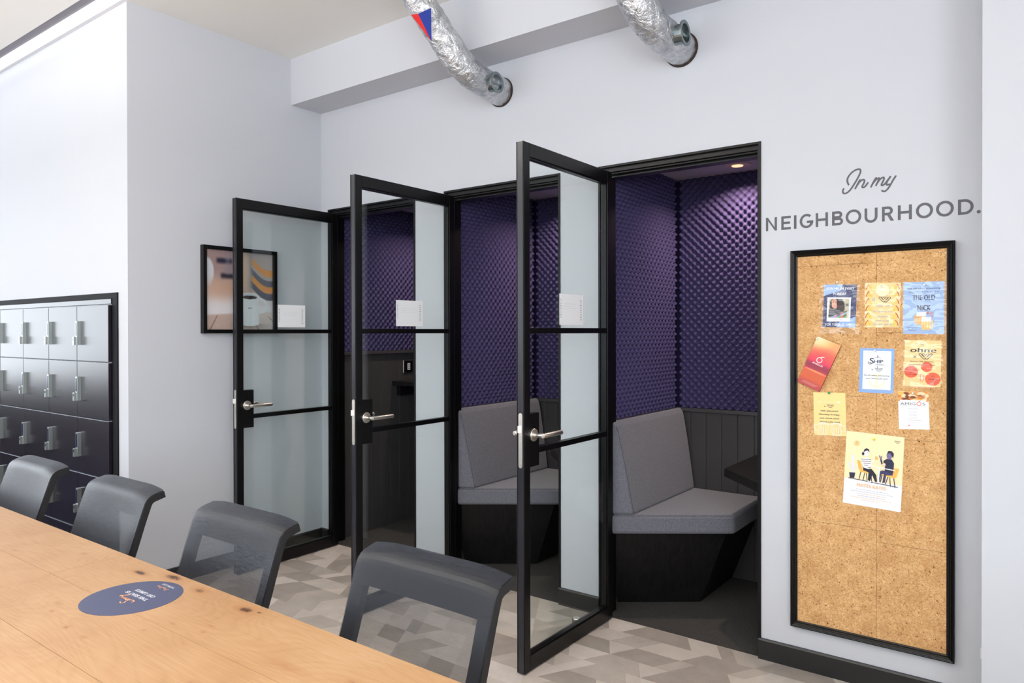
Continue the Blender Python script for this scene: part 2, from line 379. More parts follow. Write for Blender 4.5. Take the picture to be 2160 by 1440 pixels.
# ------------------------------------------------------------------ floor with rhomb and chevron vinyl pieces
fl = MB().box(-5.6, 5.7, -7.1, 0, -.05, -.0025).build('floor', VIN[0]); fl['kind'] = 'structure'; ORG[fl] = Vector()
RH, HS = .1175, .0679
tiles = 0; stuff = MB(); rng = random.Random(11)
shape_cache = {}
row = 0; y1 = -.001
while y1 > -7.0:
    y0 = max(y1-RH, -7.05)
    near = y0 > -1.35
    xk = -84 if not near else 0
    # boundaries between pieces: each leans +60 or -60 degrees
    pos = (0.0 if near else -5.55); top = pos; bot = pos; lim = 3.715 if near else 5.6
    last = -1
    while min(top, bot) < lim-.01:
        lean = rng.choice((-1, 1, 1, -1, 0)) if False else rng.choice((-1, 1))
        step = rng.choice((1, 2, 2, 3, 3))*HS
        nt_ = top+step; nb_ = nt_+lean*HS
        if nb_ < bot+HS*.3: nb_ = bot+(HS if lean > 0 else 0); nt_ = nb_-lean*HS
        if nt_ < top: nt_ = top+HS; nb_ = nt_+HS
        tt, bb = min(nt_, lim), min(nb_, lim)
        tone = rng.choice([c for c in (0, 1, 2, 3, 1, 2) if c != last]); last = tone
        pts = [(top, y1), (tt, y1), (bb, y0), (bot, y0)]
        q = []
        for p in pts:
            if not q or abs(p[0]-q[-1][0])+abs(p[1]-q[-1][1]) > 1e-4: q.append(p)
        if len(q) >= 3 and (y1-y0) > .01 and max(p[0] for p in q)-min(p[0] for p in q) > .01:
            cx = sum(p[0] for p in q)/len(q); cy_ = sum(p[1] for p in q)/len(q)
            gq = [(cx+(a-cx)*.9985, cy_+(b-cy_)*.9985) for a, b in q]
            if near and tiles < 298 and y0 > -1.30:
                mb = MB().prism([(a-cx, b-cy_) for a, b in gq], -.0022, 0)
                t = mb.build('floor_tile', VIN[tone]); t.location = (cx, cy_, 0); t.parent = fl; tiles += 1
            else: stuff.prism(gq, -.0022, 0, tone)
        top, bot = nt_, nb_
    if near:   # the same row goes on to the left and right of what the picture shows
        for a, b in ((-5.5, 0), (3.715, 5.6)):
            if y1 > -1.26 and b == 0: continue
            x = a
            while x < b-.001:
                x2 = min(b, x+rng.choice((2, 3))*HS); stuff.prism([(x, y1), (x2, y1), (x2, y0), (x, y0)], -.0022, 0, rng.randrange(4)); x = x2
    y1 = y0; row += 1
o = stuff.build('floor_tile_field', VIN, fl); o['kind'] = 'stuff'

# ------------------------------------------------------------------ booths
XL = [.070, 1.090, 2.115]; XR = [1.000, 2.020, 3.045]; YB = .915; BZ = 2.28
CAP = [1.257, .945, .945]
def foam_mesh(name, W, Hh, ph=0.0):
    """egg-crate relief standing off a backing sheet, in local x (width), z (height), towards -y"""
    p = .045; st = p/7
    nx = int(W/st)+1; nz = int(Hh/st)+1
    xs = np.linspace(0, W, nx); zs = np.linspace(0, Hh, nz)
    Xg, Zg = np.meshgrid(xs, zs)
    c = np.cos(2*np.pi*(Xg+ph)/p)*np.cos(2*np.pi*Zg/p)
    Yg = -(0.004+.029*((1+c)/2)**0.92)
    wob = .002*np.sin(Xg*9+ph*50)*np.sin(Zg*5)
    Yg += wob
    V = np.stack([Xg, Yg, Zg], -1).reshape(-1, 3)
    idx = np.arange(nx*nz).reshape(nz, nx)
    F = np.stack([idx[:-1, :-1], idx[:-1, 1:], idx[1:, 1:], idx[1:, :-1]], -1).reshape(-1, 4)
    n0 = len(V); vs = V.tolist(); fs = F.tolist()
    vs += [(0, 0, 0), (W, 0, 0), (W, 0, Hh), (0, 0, Hh)]; fs.append([n0+3, n0+2, n0+1, n0])
    bt = idx[0].tolist(); fs.append([n0, n0+1]+bt[::-1]); tp = idx[-1].tolist(); fs.append([n0+2, n0+3]+tp)
    lf = idx[:, 0].tolist(); fs.append([n0+3, n0]+lf); rt = idx[:, -1].tolist(); fs.append([n0+1, n0+2]+rt[::-1])
    me = bpy.data.meshes.new(name); me.from_pydata(vs, [], fs); me.materials.append(foam_m)
    sm = np.ones(len(fs), bool); sm[len(F):] = False; me.polygons.foreach_set('use_smooth', sm); me.update(); return me
which = ['left', 'middle', 'right']
foam_cache = {}
for i in range(3):
    xl, xr, cap = XL[i], XR[i], CAP[i]
    el = empty('wall_booth_left', (xl, .1, 0), kind='structure'); eb = empty('wall_booth_back', (xl, YB, 0), kind='structure')
    MB().box(xl-.04, xl-.009, .1, YB+.05, 0, BZ).build('wall_backing', foam_wall_m, el)
    MB().box(xl-.009, xr, YB+.009, YB+.05, 0, BZ).build('wall_backing', foam_wall_m, eb)
    rb_ = MB(); rb_.box(xr, xr+.04, .1, YB+.05, 0, cap, 0); rb_.box(xr, xr+.04, .1, YB+.05, cap, BZ, 1)
    rb_.build('wall_booth_right', [board_m, foam_wall_m])['kind'] = 'structure'
    proto = {}
    for side in ('left', 'back'):
        e = el if side == 'left' else eb
        a, b = (.1, YB) if side == 'left' else (xl, xr)
        n = int(round((b-a)/.0895)); w_ = (b-a)/n
        for k in range(n):
            p0 = a+k*w_
            if side == 'left': bb = (xl-.009, xl, p0+.0008, p0+w_-.0008, 0, cap-.02)
            else: bb = (p0+.0008, p0+w_-.0008, YB, YB+.009, 0, cap-.02)
            if side not in proto:
                o = box('board', bb, board_m, e, bevel=.0022); proto[side] = (o, p0)
            else:
                src, q0 = proto[side]; o = src.copy(); COL.objects.link(o); o.parent = e
                o.location = (0, p0-q0, 0) if side == 'left' else (p0-q0, 0, 0)
    MB().box(xl, xl+.022, .1, YB, cap-.022, cap).build('dado_rail', board_m, el, bevel=.003)
    MB().box(xl+.022, xr, YB-.022, YB, cap-.022, cap).build('dado_rail', board_m, eb, bevel=.003)
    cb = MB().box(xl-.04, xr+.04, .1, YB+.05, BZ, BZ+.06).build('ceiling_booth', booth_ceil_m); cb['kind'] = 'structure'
    cf = MB().box(xl-.04, xr+.04, .0015, YB+.01, -.03, -.001).build('floor_carpet', carpet_m); cf['kind'] = 'structure'
    # foam sheets
    hh = round(BZ-cap-.002, 4)
    for side, W_ in (('left', .785), ('back', .895)):
        k = (side, hh)
        if k not in foam_cache: foam_cache[k] = foam_mesh('acoustic_foam_sheet', W_, hh, .01 if side == 'left' else .02)
        o = bpy.data.objects.new('acoustic_foam_sheet', foam_cache[k]); COL.objects.link(o)
        if side == 'left': o.rotation_euler = (0, 0, R(90)); o.location = (xl-.007, .102, cap+.001)
        else: o.location = (xl+.033, YB+.007, cap+.001)
        prop(o, 'purple egg-crate foam lining the %s wall of the %s booth' % (side, which[i]), 'acoustic foam', 'purple foam sheets in the booths')
    # down light
    lx, ly = xl+.443, .712
    e2 = empty('downlight', (lx, ly, BZ), 'small round warm downlight in the ceiling of the %s booth' % which[i], 'ceiling light', 'booth downlights')
    tm = MB(); prof = [(.030, -.006), (.034, -.002), (.046, -.004), (.066, -.006), (.072, -.002), (.072, 0)]
    rows = [[(lx+rr*math.cos(t), ly+rr*math.sin(t), BZ+zz) for t in [2*math.pi*k/32 for k in range(33)]] for rr, zz in prof]
    tm.ribbon(rows).build('trim_ring', lamp_trim_m, e2, smooth=True)
    lm = MB(); lm.tube([(lx, ly, BZ-.0005), (lx, ly, BZ-.010)], [.030, .030], 32).build('lens', lamp_m, e2, bevel=.003)
    sp = bpy.data.lights.new('downlight_glow', 'AREA'); sp.shape = 'DISK'; sp.size = .055; sp.energy = 7.6; sp.color = (1, .76, .62); sp.spread = R(140)
    so = bpy.data.objects.new('downlight_glow', sp); COL.objects.link(so); so.location = (lx, ly, BZ-.012)
    # threshold strip
    th = MB().box(fx[i][0], fx[i][1], -.0015, .0015, -.002, .0008).build('trim_threshold', M('pale_threshold_metal', (190, 180, 170), .4, .3)); th['kind'] = 'structure'

# padded benches with slanted ends
for i in (1, 2):
    xl = XL[i]; d = xl-2.115
    e = empty('booth_bench', (xl, .5, 0), ('grey felt bench seat with backrest in the right booth, table beside it' if i == 2 else 'grey felt bench seat with backrest in the middle booth behind the open door'), 'bench', 'upholstered booth benches')
    X0 = xl+.001
    pl = MB()
    b0 = [(X0, .195), (2.456+d, .451), (2.456+d, YB-.001), (X0, YB-.001)]; b1 = [(X0, .060), (2.603+d, .425), (2.603+d, YB-.001), (X0, YB-.001)]
    vs = [(a, b, .001) for a, b in b0]+[(a, b, .384) for a, b in b1]
    pl.add(vs, [(3, 2, 1, 0), (4, 5, 6, 7)]+[(k, (k+1) % 4, 4+(k+1) % 4, 4+k) for k in range(4)])
    pl.build('plinth', ash_m, e)
    cu = MB().prism([(X0, .03), (2.648+d, .418), (2.648+d, YB-.004), (X0, YB-.004)], .385, .482)
    cu.build('seat_cushion', wool_m, e, bevel=.018)
    # backrest wedge: thick at the seat, thin at the top
    q = math.tan(R(36.8))
    def yb(x): return .035+(x-xl)*q
    tb, bt = .060, .128
    vs = []
    lv = [(.483, bt), (.60, .112), (.75, .090), (.88, .068), (.918, .060), (.944, .044)]
    for z, t in lv:
        xi = X0 if z < .9 else X0+.0225; vs += [(xi, yb(xi), z), (X0+t, yb(X0+t), z), (X0+t, YB-.024, z), (xi, YB-.024, z)]
    fs = [(3, 2, 1, 0)]
    for k in range(len(lv)-1):
        for j in range(4): fs.append((4*k+j, 4*k+(j+1) % 4, 4*k+4+(j+1) % 4, 4*k+4+j))
    fs.append(tuple(4*(len(lv)-1)+j for j in range(4)))
    bk = MB().add(vs, fs); bk.build('backrest', wool_m, e, bevel=.011)
    sm = MB(); sm.tube([(X0+t-.002, yb(X0+t)-.001, z) for z, t in lv[:5]], .0011, 6)
    sm.build('seam_piping', seam_m, e)
    sm = MB(); sm.tube([(X0+.01, yb(X0)-.003+.01*q, .478), (2.628+d, .405, .478)], .0011, 6); sm.build('seam_piping', seam_m, e)
# booth tables
def booth_table(i, poly, zt, label, th=.04):
    e = empty('booth_table', (poly[0][0], poly[0][1], zt-th), label, 'table')
    MB().prism(poly, zt-th, zt).build('tabletop', ash_m, e, bevel=.0015)
    px_ = max(p[0] for p in poly)
    return e
e = booth_table(2, [(2.618, .355), (3.044, -.0+.105), (3.044, YB-.001), (2.618, YB-.001)][:1]+[(2.865, .105), (3.044, .105), (3.044, YB-.001), (2.618, YB-.001)], .72, 'black slanted wall-mounted table in the right booth beside the bench')
MB().box(3.0, 3.044, .2, .85, .6, .68).build('wall_bracket', black_m, e)
e = booth_table(1, [(1.598, .355), (1.845, .105), (2.019, .105), (2.019, YB-.001), (1.598, YB-.001)], .72, 'black slanted wall-mounted table in the middle booth, behind the wall strip')
MB().box(1.975, 2.019, .2, .85, .6, .68).build('wall_bracket', black_m, e)
e = booth_table(0, [(.071, .573), (.999, .573), (.999, YB-.001), (.071, YB-.001)], 1.036, 'high black shelf table across the back of the left booth', .031)
MB().box(.071, .11, .62, .9, .93, 1.004).build('wall_bracket', black_m, e)
# switch plate on the left booth wall
e = empty('light_switch', (.070, .735, 1.135), 'black switch plate with white insert on the left booth boards', 'switch')
MB().box(.0702, .078, .690, .780, 1.092, 1.178).build('switch_plate', black_m, e, bevel=.002)
MB().box(.0702, .0715, .684, .690, 1.090, 1.180).build('plate_edge_shine', white_plastic_m, e)  # white strip painting the shine along the plate's edge
ins = MB().box(.078, .0805, .722, .748, 1.110, 1.160).build('switch_insert', white_plastic_m, e, bevel=.001)
for k in range(3): MB().box(.0805, .0812, .730, .740, 1.117+k*.014, 1.125+k*.014).build('rocker_mark', blue_strip_m, ins)

# ------------------------------------------------------------------ door frames and glazed leaves
warm = None
for i, (a, b) in enumerate(fx):
    e = empty('trim_%d' % (i+2), (a, 0, 0), kind='structure', label='black metal frame round the %s booth doorway' % which[i])
    def ring(x0, x1, zt, y0, y1, wd, nm):
        MB().box(x0, x0+wd, y0, y1, 0, zt).build('jamb', black_m, e, bevel=.0012)
        MB().box(x1-wd, x1, y0, y1, 0, zt).build('jamb', black_m, e, bevel=.0012)
        MB().box(x0+wd, x1-wd, y0, y1, zt-wd, zt).build('head', black_m, e, bevel=.0012)
    ring(a, b, FH, -.006, .010, .011, 'a')
    hd = MB(); hd.box(a, b, .010, .045, FH-.032, FH); hd.box(a, b, .022, .034, FH-.040, FH-.032); hd.box(a, b, .045, .10, FH-.052, FH)
    for s_, x0 in ((1, a), (-1, b)):
        def bx(w0, w1, y0, y1):
            xs = sorted((x0+s_*w0, x0+s_*w1)); hd.box(xs[0], xs[1], y0, y1, 0, FH-.032)
        bx(0, .020, .010, .045); bx(0, .014 if s_ < 0 else .040, .045, .10)
    hd.build('rebate', black_m, e, bevel=.001)
def door(i, x0, label):
    """leaf standing open at a right angle: x0 is its outer face, it runs from the wall line towards -y"""
    t = .038; ya, yb_ = -.737, -.012; z0, z1 = .006, 2.159
    e = empty('door_%d' % (i+1), (x0+t/2, yb_, 0), label, None, None, 'structure')
    xa, xb = x0, x0+t
    for y0, y1 in ((ya, ya+.041), (yb_-.041, yb_)): MB().box(xa, xb, y0, y1, z0, z1).build('stile', black_m, e, bevel=.0015)
    for zz0, zz1 in ((z0, z0+.062), (z1-.056, z1)): MB().box(xa, xb, ya+.041, yb_-.041, zz0, zz1).build('rail', black_m, e, bevel=.0015)
    bd = MB()
    for zz in (z0+.062, z1-.062): bd.box(xa+.006, xb-.006, ya+.041, yb_-.041, zz, zz+.006)
    bd.box(xa+.006, xb-.006, yb_-.047, yb_-.041, z0+.062, z1-.056); bd.build('glazing_bead', black_m, e)
    zm = [(.889, .913), (1.383, 1.407)]
    for q0, q1 in zm: MB().box(xa+.004, xb-.004, ya+.041, yb_-.047, q0, q1).build('glazing_bar', black_m, e, bevel=.001)
    zz = [z0+.068, zm[0][0], zm[0][1], zm[1][0], zm[1][1], z1-.062]
    for k in range(0, 6, 2): MB().box(x0+t/2-.005, x0+t/2+.005, ya+.041, yb_-.047, zz[k], zz[k+1]).build('glass_pane', glass_m, e)
    # free edge: channel between two gaskets
    MB().box(xa+.006, xb-.006, ya-.0008, ya, z0, z1).build('edge_channel', edge_m, e)
    for gx in (xa+.0025, xb-.0045): MB().box(gx, gx+.002, ya-.003, ya, z0, z1+.001).build('gasket', rubber_m, e)
    lp = MB().box(xa+.004, xb-.002, ya+.041, ya+.108, .838, 1.056).build('lock_case', black_m, e, bevel=.001)
    fp = MB(); n = 10; yy = ya-.0008; cx = x0+t/2+.001; pts = []
    for k in range(n+1): tt = math.pi*k/n; pts.append((cx+.0095*math.cos(tt), 1.052+.0095*math.sin(tt)))
    for k in range(n+1): tt = math.pi+math.pi*k/n; pts.append((cx+.0095*math.cos(tt), .848+.0095*math.sin(tt)))
    fp.prism(pts, yy-.0022, yy, ax='y'); fpo = fp.build('lock_faceplate', steel_m, e, bevel=.0005)
    MB().prism([(cx-.007, yy-.012), (cx+.006, yy-.003), (cx+.006, yy), (cx-.007, yy)], .982, 1.010).build('latch_bolt', steel_m, fpo, bevel=.0008)
    for zz_ in (1.042, .972, .948, .860): MB().tube([(cx, yy-.0022, zz_), (cx, yy-.0036, zz_)], .0028, 12).build('screw', steel_m, fpo)
    for s_ in (1, -1):
        xf = xb-.001 if s_ > 0 else xa+.001
        yh, zh = ya+.062, .968
        lv = MB(); lv.tube([(xf, yh, zh), (xf+s_*.052, yh, zh)], .0095, 20)
        p = [(xf+s_*.040, yh, zh), (xf+s_*.052, yh+.004, zh), (xf+s_*.054, yh+.02, zh), (xf+s_*.054, yh+.135, zh)]
        lv.tube([(xf+s_*.052, yh-.008, zh), (xf+s_*.053, yh+.132, zh)], .0100, 20)
        lo = lv.build('lever_handle', steel_m, e, smooth=False, bevel=.002)
        for pl_ in lo.data.polygons: pl_.use_smooth = len(pl_.vertices) == 4
        ro = MB(); ro.tube([(xf, yh, zh), (xf+s_*.007, yh, zh), (xf+s_*.009, yh, zh)], [.0262, .0262, .0245], 32)
        ro.build('rosette', steel_m, lo)
    for zh in (.25, 1.08, 1.92):
        MB().tube([(x0-.004, yb_+.004, zh-.05), (x0-.004, yb_+.004, zh+.05)], .007, 12).build('hinge', black_m, e)
    return e
door(0, .139, 'left black framed glass door standing open beside the framed picture')
door(1, 1.152, 'middle black framed glass door standing open')
door(2, 2.162, 'right black framed glass door standing open, nearest of the three')
# notices taped to the glass, seen from behind
grey_ink = M('faint_grey_ink', (176, 186, 190), .7); grey_ink2 = M('fainter_grey_ink', (212, 222, 226), .7)
for i, (x0, lab) in enumerate(((.139, 'left'), (1.152, 'middle'), (2.162, 'right'))):
    xg = x0+.019+.0056; ya, yb_ = -.456, -.257; za, zb = 1.421, 1.557
    e = MB().box(xg-.0002, xg+.0002, ya, yb_, za, zb).build('paper_notice', paper_m)
    prop(e, 'white paper notice taped to the glass of the %s door' % lab, 'notice', 'notices on the glass doors')
    pr = MB(); rg = random.Random(i)
    for col, ww, hh_, mi in ((yb_-.020, .013, .085, 0), (ya+.012, .010, .075, 0)):
        z = zb-.022
        while z > zb-.022-hh_:
            h2 = rg.uniform(.004, .009); w2 = ww*rg.uniform(.5, 1)
            pr.box(xg+.0002, xg+.0004, col-w2/2, col+w2/2, z-h2, z-h2*.45, mi); pr.box(xg+.0002, xg+.0004, col-w2/2, col-w2/2+.002, z-h2, z, mi)
            z -= h2+.0035
    for k in range(3): pr.box(xg+.0002, xg+.0004, ya+.035, yb_-.04-rg.uniform(0, .03), zb-.044-k*.010, zb-.0425-k*.010, 1)
    pr.build('print', [grey_ink, grey_ink2], e)
# door stop
e = empty('door_stop', (2.132, -.230, 0), 'small round steel door stop on the floor behind the right glass door', 'door stop')
MB().tube([(2.132, -.230, 0), (2.132, -.230, .040)], .0145, 24).build('stem', steel_m, e)
MB().tube([(2.132, -.230, .034), (2.132, -.230, .056)], [.021, .021], 24).build('rubber_ring', M('grey_brown_rubber', (88, 82, 74), .6), e, bevel=.002)
MB().tube([(2.132, -.230, .056), (2.132, -.230, .059)], [.018, .016], 24).build('cap', steel_m, e)
# socket just behind the pillar edge
e = empty('wall_socket', (3.74, 0, .25), 'sliver of a white wall socket at the foot of the wall behind the pillar edge', 'socket')
MB().box(3.697, 3.78, -.010, -.0003, .212, .252).build('socket_plate', white_plastic_m, e, bevel=.001)

# ------------------------------------------------------------------ unseen dark block and carpet, added to darken the locker reflections
e = empty('added_dark_block', (-5.2, -3.9, 0), 'low dark block added out of view under the left windows', 'bench')
MB().box(-5.49, -4.9, -5.9, -1.9, .06, .78).build('carcass', ash_m, e); MB().box(-5.49, -4.88, -5.92, -1.88, .78, .81).build('top', ash_m, e); MB().box(-5.45, -4.95, -5.8, -2.0, 0, .06).build('plinth', black_m, e)
MB().box(-4.85, -.9, -3.4, -1.33, .0002, .008).build('floor_carpet', M('added_dark_carpet', (34, 40, 62), .95, spec=.1))['kind'] = 'structure'  # dark carpet added out of view for the lower lockers to mirror
# ------------------------------------------------------------------ lockers
cx_ = [-.166, -.552, -.940, -1.330, -1.720, -2.110]; rz = [1.542, 1.228, .912, .596, .280]
fr_ = empty('locker_surround', (-.106, -1.262, 0), 'black trim round the built-in lockers', 'trim')
MB().box(-2.2, -.106, -1.268, -1.255, 1.574, 1.606).build('top_trim', M('matte_black_trim', (18, 18, 22), .7, spec=.2), fr_, bevel=.001)
MB().box(-.166+.004, -.106, -1.268, -1.255, 0, 1.574).build('side_trim', M('matte_black_trim', (18, 18, 22), .7, spec=.2), fr_, bevel=.001)
MB().box(-2.15, -.166, -1.272, -1.256, 1.546, 1.573).build('fascia', locker_m, fr_, bevel=.001)
MB().box(-2.2, -.156, -1.253, -.90, 0, 1.603).build('backing_box', black_m, fr_)
col_lab = ['rightmost', 'second from the right', 'third from the right', 'fourth from the right', 'leftmost']
for c in range(5):
    x1, x0 = cx_[c]-.0025, cx_[c+1]+.0025
    e = empty('locker_column', ((x0+x1)/2, -1.262, 0), 'column of dark lockers with keypad locks, %s of the built-in row' % col_lab[c], 'lockers', 'locker columns in the white wall')
    MB().box(x0, x1, -1.2665, -1.254, 0, 1.5455).build('carcass', black_m, e)
    for k in range(5):
        zt = rz[k]-.0035 if k < 5 else 0; zb = rz[k+1]+.0035 if k < 4 else .06
        dn = 'locker_door' if k < 4 else 'plinth_panel'
        d = MB().box(x0, x1, -1.286, -1.267, zb, zt).build(dn, locker_m, e, bevel=.0012)
        MB().box(x0, x1, -1.284, -1.267, zt, zt+.0016).build('edge_highlight', edge_highlight_m, e)  # highlight on the door's top edge, painted as a pale strip
        if k < 4:
            lx0 = x0+.022; z0 = zt-.218; z1 = zt-.083
            lk = MB(); lk.box(lx0, lx0+.026, -1.306, -1.286, z0, z1, 0); lk.box(lx0+.005, lx0+.020, -1.3072, -1.306, z0+.052, z1-.008, 1)
            lk.box(lx0-.002, lx0+.018, -1.320, -1.306, z0, z0+.046, 0); lk.box(lx0+.003, lx0+.013, -1.3205, -1.320, z0+.024, z0+.038, 1)
            lk.build('keypad_lock', [M('satin_lock_metal', (170, 176, 174), .3, .8), blue_strip_m], d, bevel=.0012)
MB().box(-2.2, -2.11, -1.28, -1.254, 0, 1.574).build('side_trim', black_m, fr_)

# linear lamp let into the ceiling above the lockers
e = empty('linear_ceiling_light', (-2, -1.33, H), 'long recessed linear light at the ceiling above the locker wall', 'ceiling light')
MB().add([(-4.2, -1.41, H+.002), (0, -1.41, H+.002), (0, -1.353, H+.006), (-4.2, -1.353, H+.006)], [(0, 1, 2, 3)]).build('reflector', fix_m, e)
MB().box(-4.2, 0, -1.353, -1.284, H-.002, H+.030).build('diffuser', diff_m, e)
MB().box(-4.2, 0, -1.284, -1.2606, H-.003, H+.02).build('trim_strip', M('pale_lamp_trim', (215, 215, 218), .5), e)
MB().box(-4.2, 0, -1.45, -1.25, H+.031, H+.05).build('housing', fix_m, e)
# added linear fill lamps, out of view, that brighten ceiling and walls
for x in (-2.2, .6, 3.4):
    e = empty('fill_lamp', (x, -3.6, 2.4), 'slim white linear fill lamp added out of view by the %s of the long table' % {-2.2: 'left end', .6: 'middle', 3.4: 'right end'}[x], 'lamp', 'added fill lamps out of view')
    MB().box(x-.82, x+.82, -3.67, -3.53, 2.395, 2.465).build('housing', M('fill_lamp_housing', (230, 230, 230), .5), e)
    for s_ in (-.7, .7): MB().tube([(x+s_, -3.6, 2.465), (x+s_, -3.6, H-.001)], .0015, 6).build('cable', black_m, e)

# ------------------------------------------------------------------ print helpers
def glyphs(txt, bold=0, cache={}):
    if (txt, bold) in cache: return cache[(txt, bold)]
    cu = bpy.data.curves.new('t', 'FONT'); cu.body = txt; cu.size = 1; cu.resolution_u = 3; cu.space_character = 1+bold*2.2
    o = bpy.data.objects.new('t', cu); COL.objects.link(o)
    dg = bpy.context.evaluated_depsgraph_get(); me = bpy.data.meshes.new_from_object(o.evaluated_get(dg))
    vs = [(v.co.x, v.co.y) for v in me.vertices]; fs = [tuple(p.vertices) for p in me.polygons]
    bpy.data.objects.remove(o); bpy.data.curves.remove(cu); bpy.data.meshes.remove(me)
    xs = [p[0] for p in vs]
    cache[(txt, bold)] = (vs, fs, min(xs), max(xs)); return cache[(txt, bold)]
def stroke_polys(pts, w, rnd=True, n=8):
    """flat thick polyline as quads plus discs at the joints"""
    out = []
    for (x0, y0), (x1, y1) in zip(pts[:-1], pts[1:]):
        dx, dy = x1-x0, y1-y0; L = math.hypot(dx, dy) or 1e-9; nx, ny = -dy/L*w/2, dx/L*w/2
        out.append([(x0+nx, y0+ny), (x0-nx, y0-ny), (x1-nx, y1-ny), (x1+nx, y1+ny)])
    js = pts if rnd else pts[1:-1]
    for x, y in js: out.append([(x+w/2*math.cos(2*math.pi*k/n), y+w/2*math.sin(2*math.pi*k/n)) for k in range(n)])
    return out
class Print:
    """flat printing on a quad TL,TR,BR,BL; coordinates run 0..1 right and 0..1 down"""
    def __init__(s, quad, normal, lift=.0006, step=.00006):
        s.q = [Vector(p) for p in quad]; s.n = Vector(normal).normalized(); s.mb = MB(); s.mats = []; s.k = 0; s.j = 0; s.lift = lift; s.step = step
        s.W = (s.q[1]-s.q[0]).length; s.H = (s.q[3]-s.q[0]).length; s.ar = s.W/s.H
    def P(s, a, b):
        q = s.q; return q[0]*(1-a)*(1-b)+q[1]*a*(1-b)+q[2]*a*b+q[3]*(1-a)*b+s.n*(s.lift+s.k*s.step+s.j*4e-6)
    def mi(s, c):
        mt = c if not isinstance(c, tuple) else M('ink_%d_%d_%d' % c, c, .55)
        if mt not in s.mats: s.mats.append(mt)
        return s.mats.index(mt)
    def poly(s, pts, c, new=True):
        if new: s.k += 1; s.j = 0
        else: s.j += 1
        n = len(pts); A = sum(pts[i][0]*pts[(i+1) % n][1]-pts[(i+1) % n][0]*pts[i][1] for i in range(n))
        if A > 0: pts = pts[::-1]
        s.mb.add([s.P(*p) for p in pts], [tuple(range(n))], s.mi(c))
    def rect(s, a, b, c, d, col): s.poly([(a, b), (c, b), (c, d), (a, d)], col)
    def ell(s, cx, cy, rx, ry, col, n=24, a0=0, a1=360):
        t = [R(a0+(a1-a0)*k/n) for k in range(n if a1-a0 >= 360 else n+1)]
        s.poly([(cx+rx*math.cos(x), cy+ry*math.sin(x)) for x in t], col)
    def circ(s, cx, cy, r_, col): s.ell(cx, cy, r_, r_*s.ar, col)
    def line(s, pts, w, col, rnd=True):
        """w in units of the width"""
        s.k += 1; s.j = 0; loc = [(a, b/s.ar) for a, b in pts]
        for pl in stroke_polys(loc, w, rnd): s.poly([(a, b*s.ar) for a, b in pl], col, False)
    def text(s, t, cx, cy, h, col, width=None, align='c', slant=0, flip=False, bold=.010):
        """h is the cap height in units of the height"""
        s.k += 1; s.j = 0; vs, fs, x0, x1 = glyphs(t, bold)
        sy = h/.73; sx = (width/(x1-x0)) if width else sy/s.ar*.98
        if flip: sx = -sx
        w_ = (x1-x0)*abs(sx); left = cx-w_/2 if align == 'c' else cx
        if flip: ax = left+w_
        else: ax = left
        for dd in ((-bold, 0, bold) if bold else (0,)):
            s.j += 1; out = [s.P(ax+(x+dd-x0)*sx+slant*y*abs(sy), cy+h/2-y*sy) for x, y in vs]
            s.mb.add(out, [q[::-1] if flip else q for q in fs], s.mi(col))
    def logo(s, cx, cy, w, ink, paper):
        """four rounded bars woven into a double chevron"""
        h = w*.42*s.ar; t = w*.19
        def P_(a, b): return (cx+(a-.5)*w*.82, cy+(b-.5)*h*.8)
        bars = [[P_(0, 0), P_(.40, 1)], [P_(.30, 0), P_(.62, 1)], [P_(.62, 1), P_(1, 0)], [P_(.45, .72), P_(.70, .08)]]
        for wd, c in ((t, ink), (t*.5, paper)):
            for b_ in bars: s.line(b_, wd, c)
    def build(s, name, parent):
        o = s.mb.build(name, s.mats, parent); o['kind'] = 'stuff'; return o
def painted(name, quad, normal, fn, nx, ny, parent=None, rough=.35, lift=0.0):
    """flat picture: a fine grid coloured per vertex by fn(u, v) -> three arrays in 0..255"""
    q = [np.array(p, float) for p in quad]; a, b = np.meshgrid(np.linspace(0, 1, nx), np.linspace(0, 1, ny))
    A = a[..., None]; B = b[..., None]
    V = q[0]*(1-A)*(1-B)+q[1]*A*(1-B)+q[2]*A*B+q[3]*(1-A)*B+np.array(normal)*lift
    off = ORG.get(parent, Vector()) if parent is not None else Vector(); V = V.reshape(-1, 3)-np.array(off)
    idx = np.arange(nx*ny).reshape(ny, nx)
    F = np.stack([idx[:-1, :-1], idx[1:, :-1], idx[1:, 1:], idx[:-1, 1:]], -1).reshape(-1, 4)
    me = bpy.data.meshes.new(name); me.from_pydata(V.tolist(), [], F.tolist())
    c = np.stack(fn(a, b), -1)/255.0; c = np.clip(c, 0, 1); c = np.where(c <= .04045, c/12.92, ((c+.055)/1.055)**2.4)
    ca = me.color_attributes.new('print', 'FLOAT_COLOR', 'POINT')
    ca.data.foreach_set('color', np.concatenate([c, np.ones(c.shape[:2]+(1,))], -1).reshape(-1).astype(np.float32))
    nm = 'printed_picture_%d' % int(rough*100)
    mt = M(nm, rough=rough)
    if not mt.node_tree.nodes.get('Color Attribute'):
        at = mt.node_tree.nodes.new('ShaderNodeVertexColor'); at.name = 'Color Attribute'; at.layer_name = 'print'
        mt.node_tree.links.new(at.outputs[0], mt.node_tree.nodes['Principled BSDF'].inputs['Base Color'])
    me.materials.append(mt); me.update()
    o = bpy.data.objects.new(name, me); COL.objects.link(o); ORG[o] = off
    if parent is not None: o.parent = parent
    return o
def blend(base, m_, col):
    return [b_*(1-m_)+c_*m_ for b_, c_ in zip(base, col)]
def ss(x, a, b): t = np.clip((x-a)/(b-a), 0, 1); return t*t*(3-2*t)
def soft(a, b, cx, cy, rx, ry, e=.5):
    d = np.sqrt(((a-cx)/rx)**2+((b-cy)/ry)**2); return 1-ss(d, 1-e, 1+e)
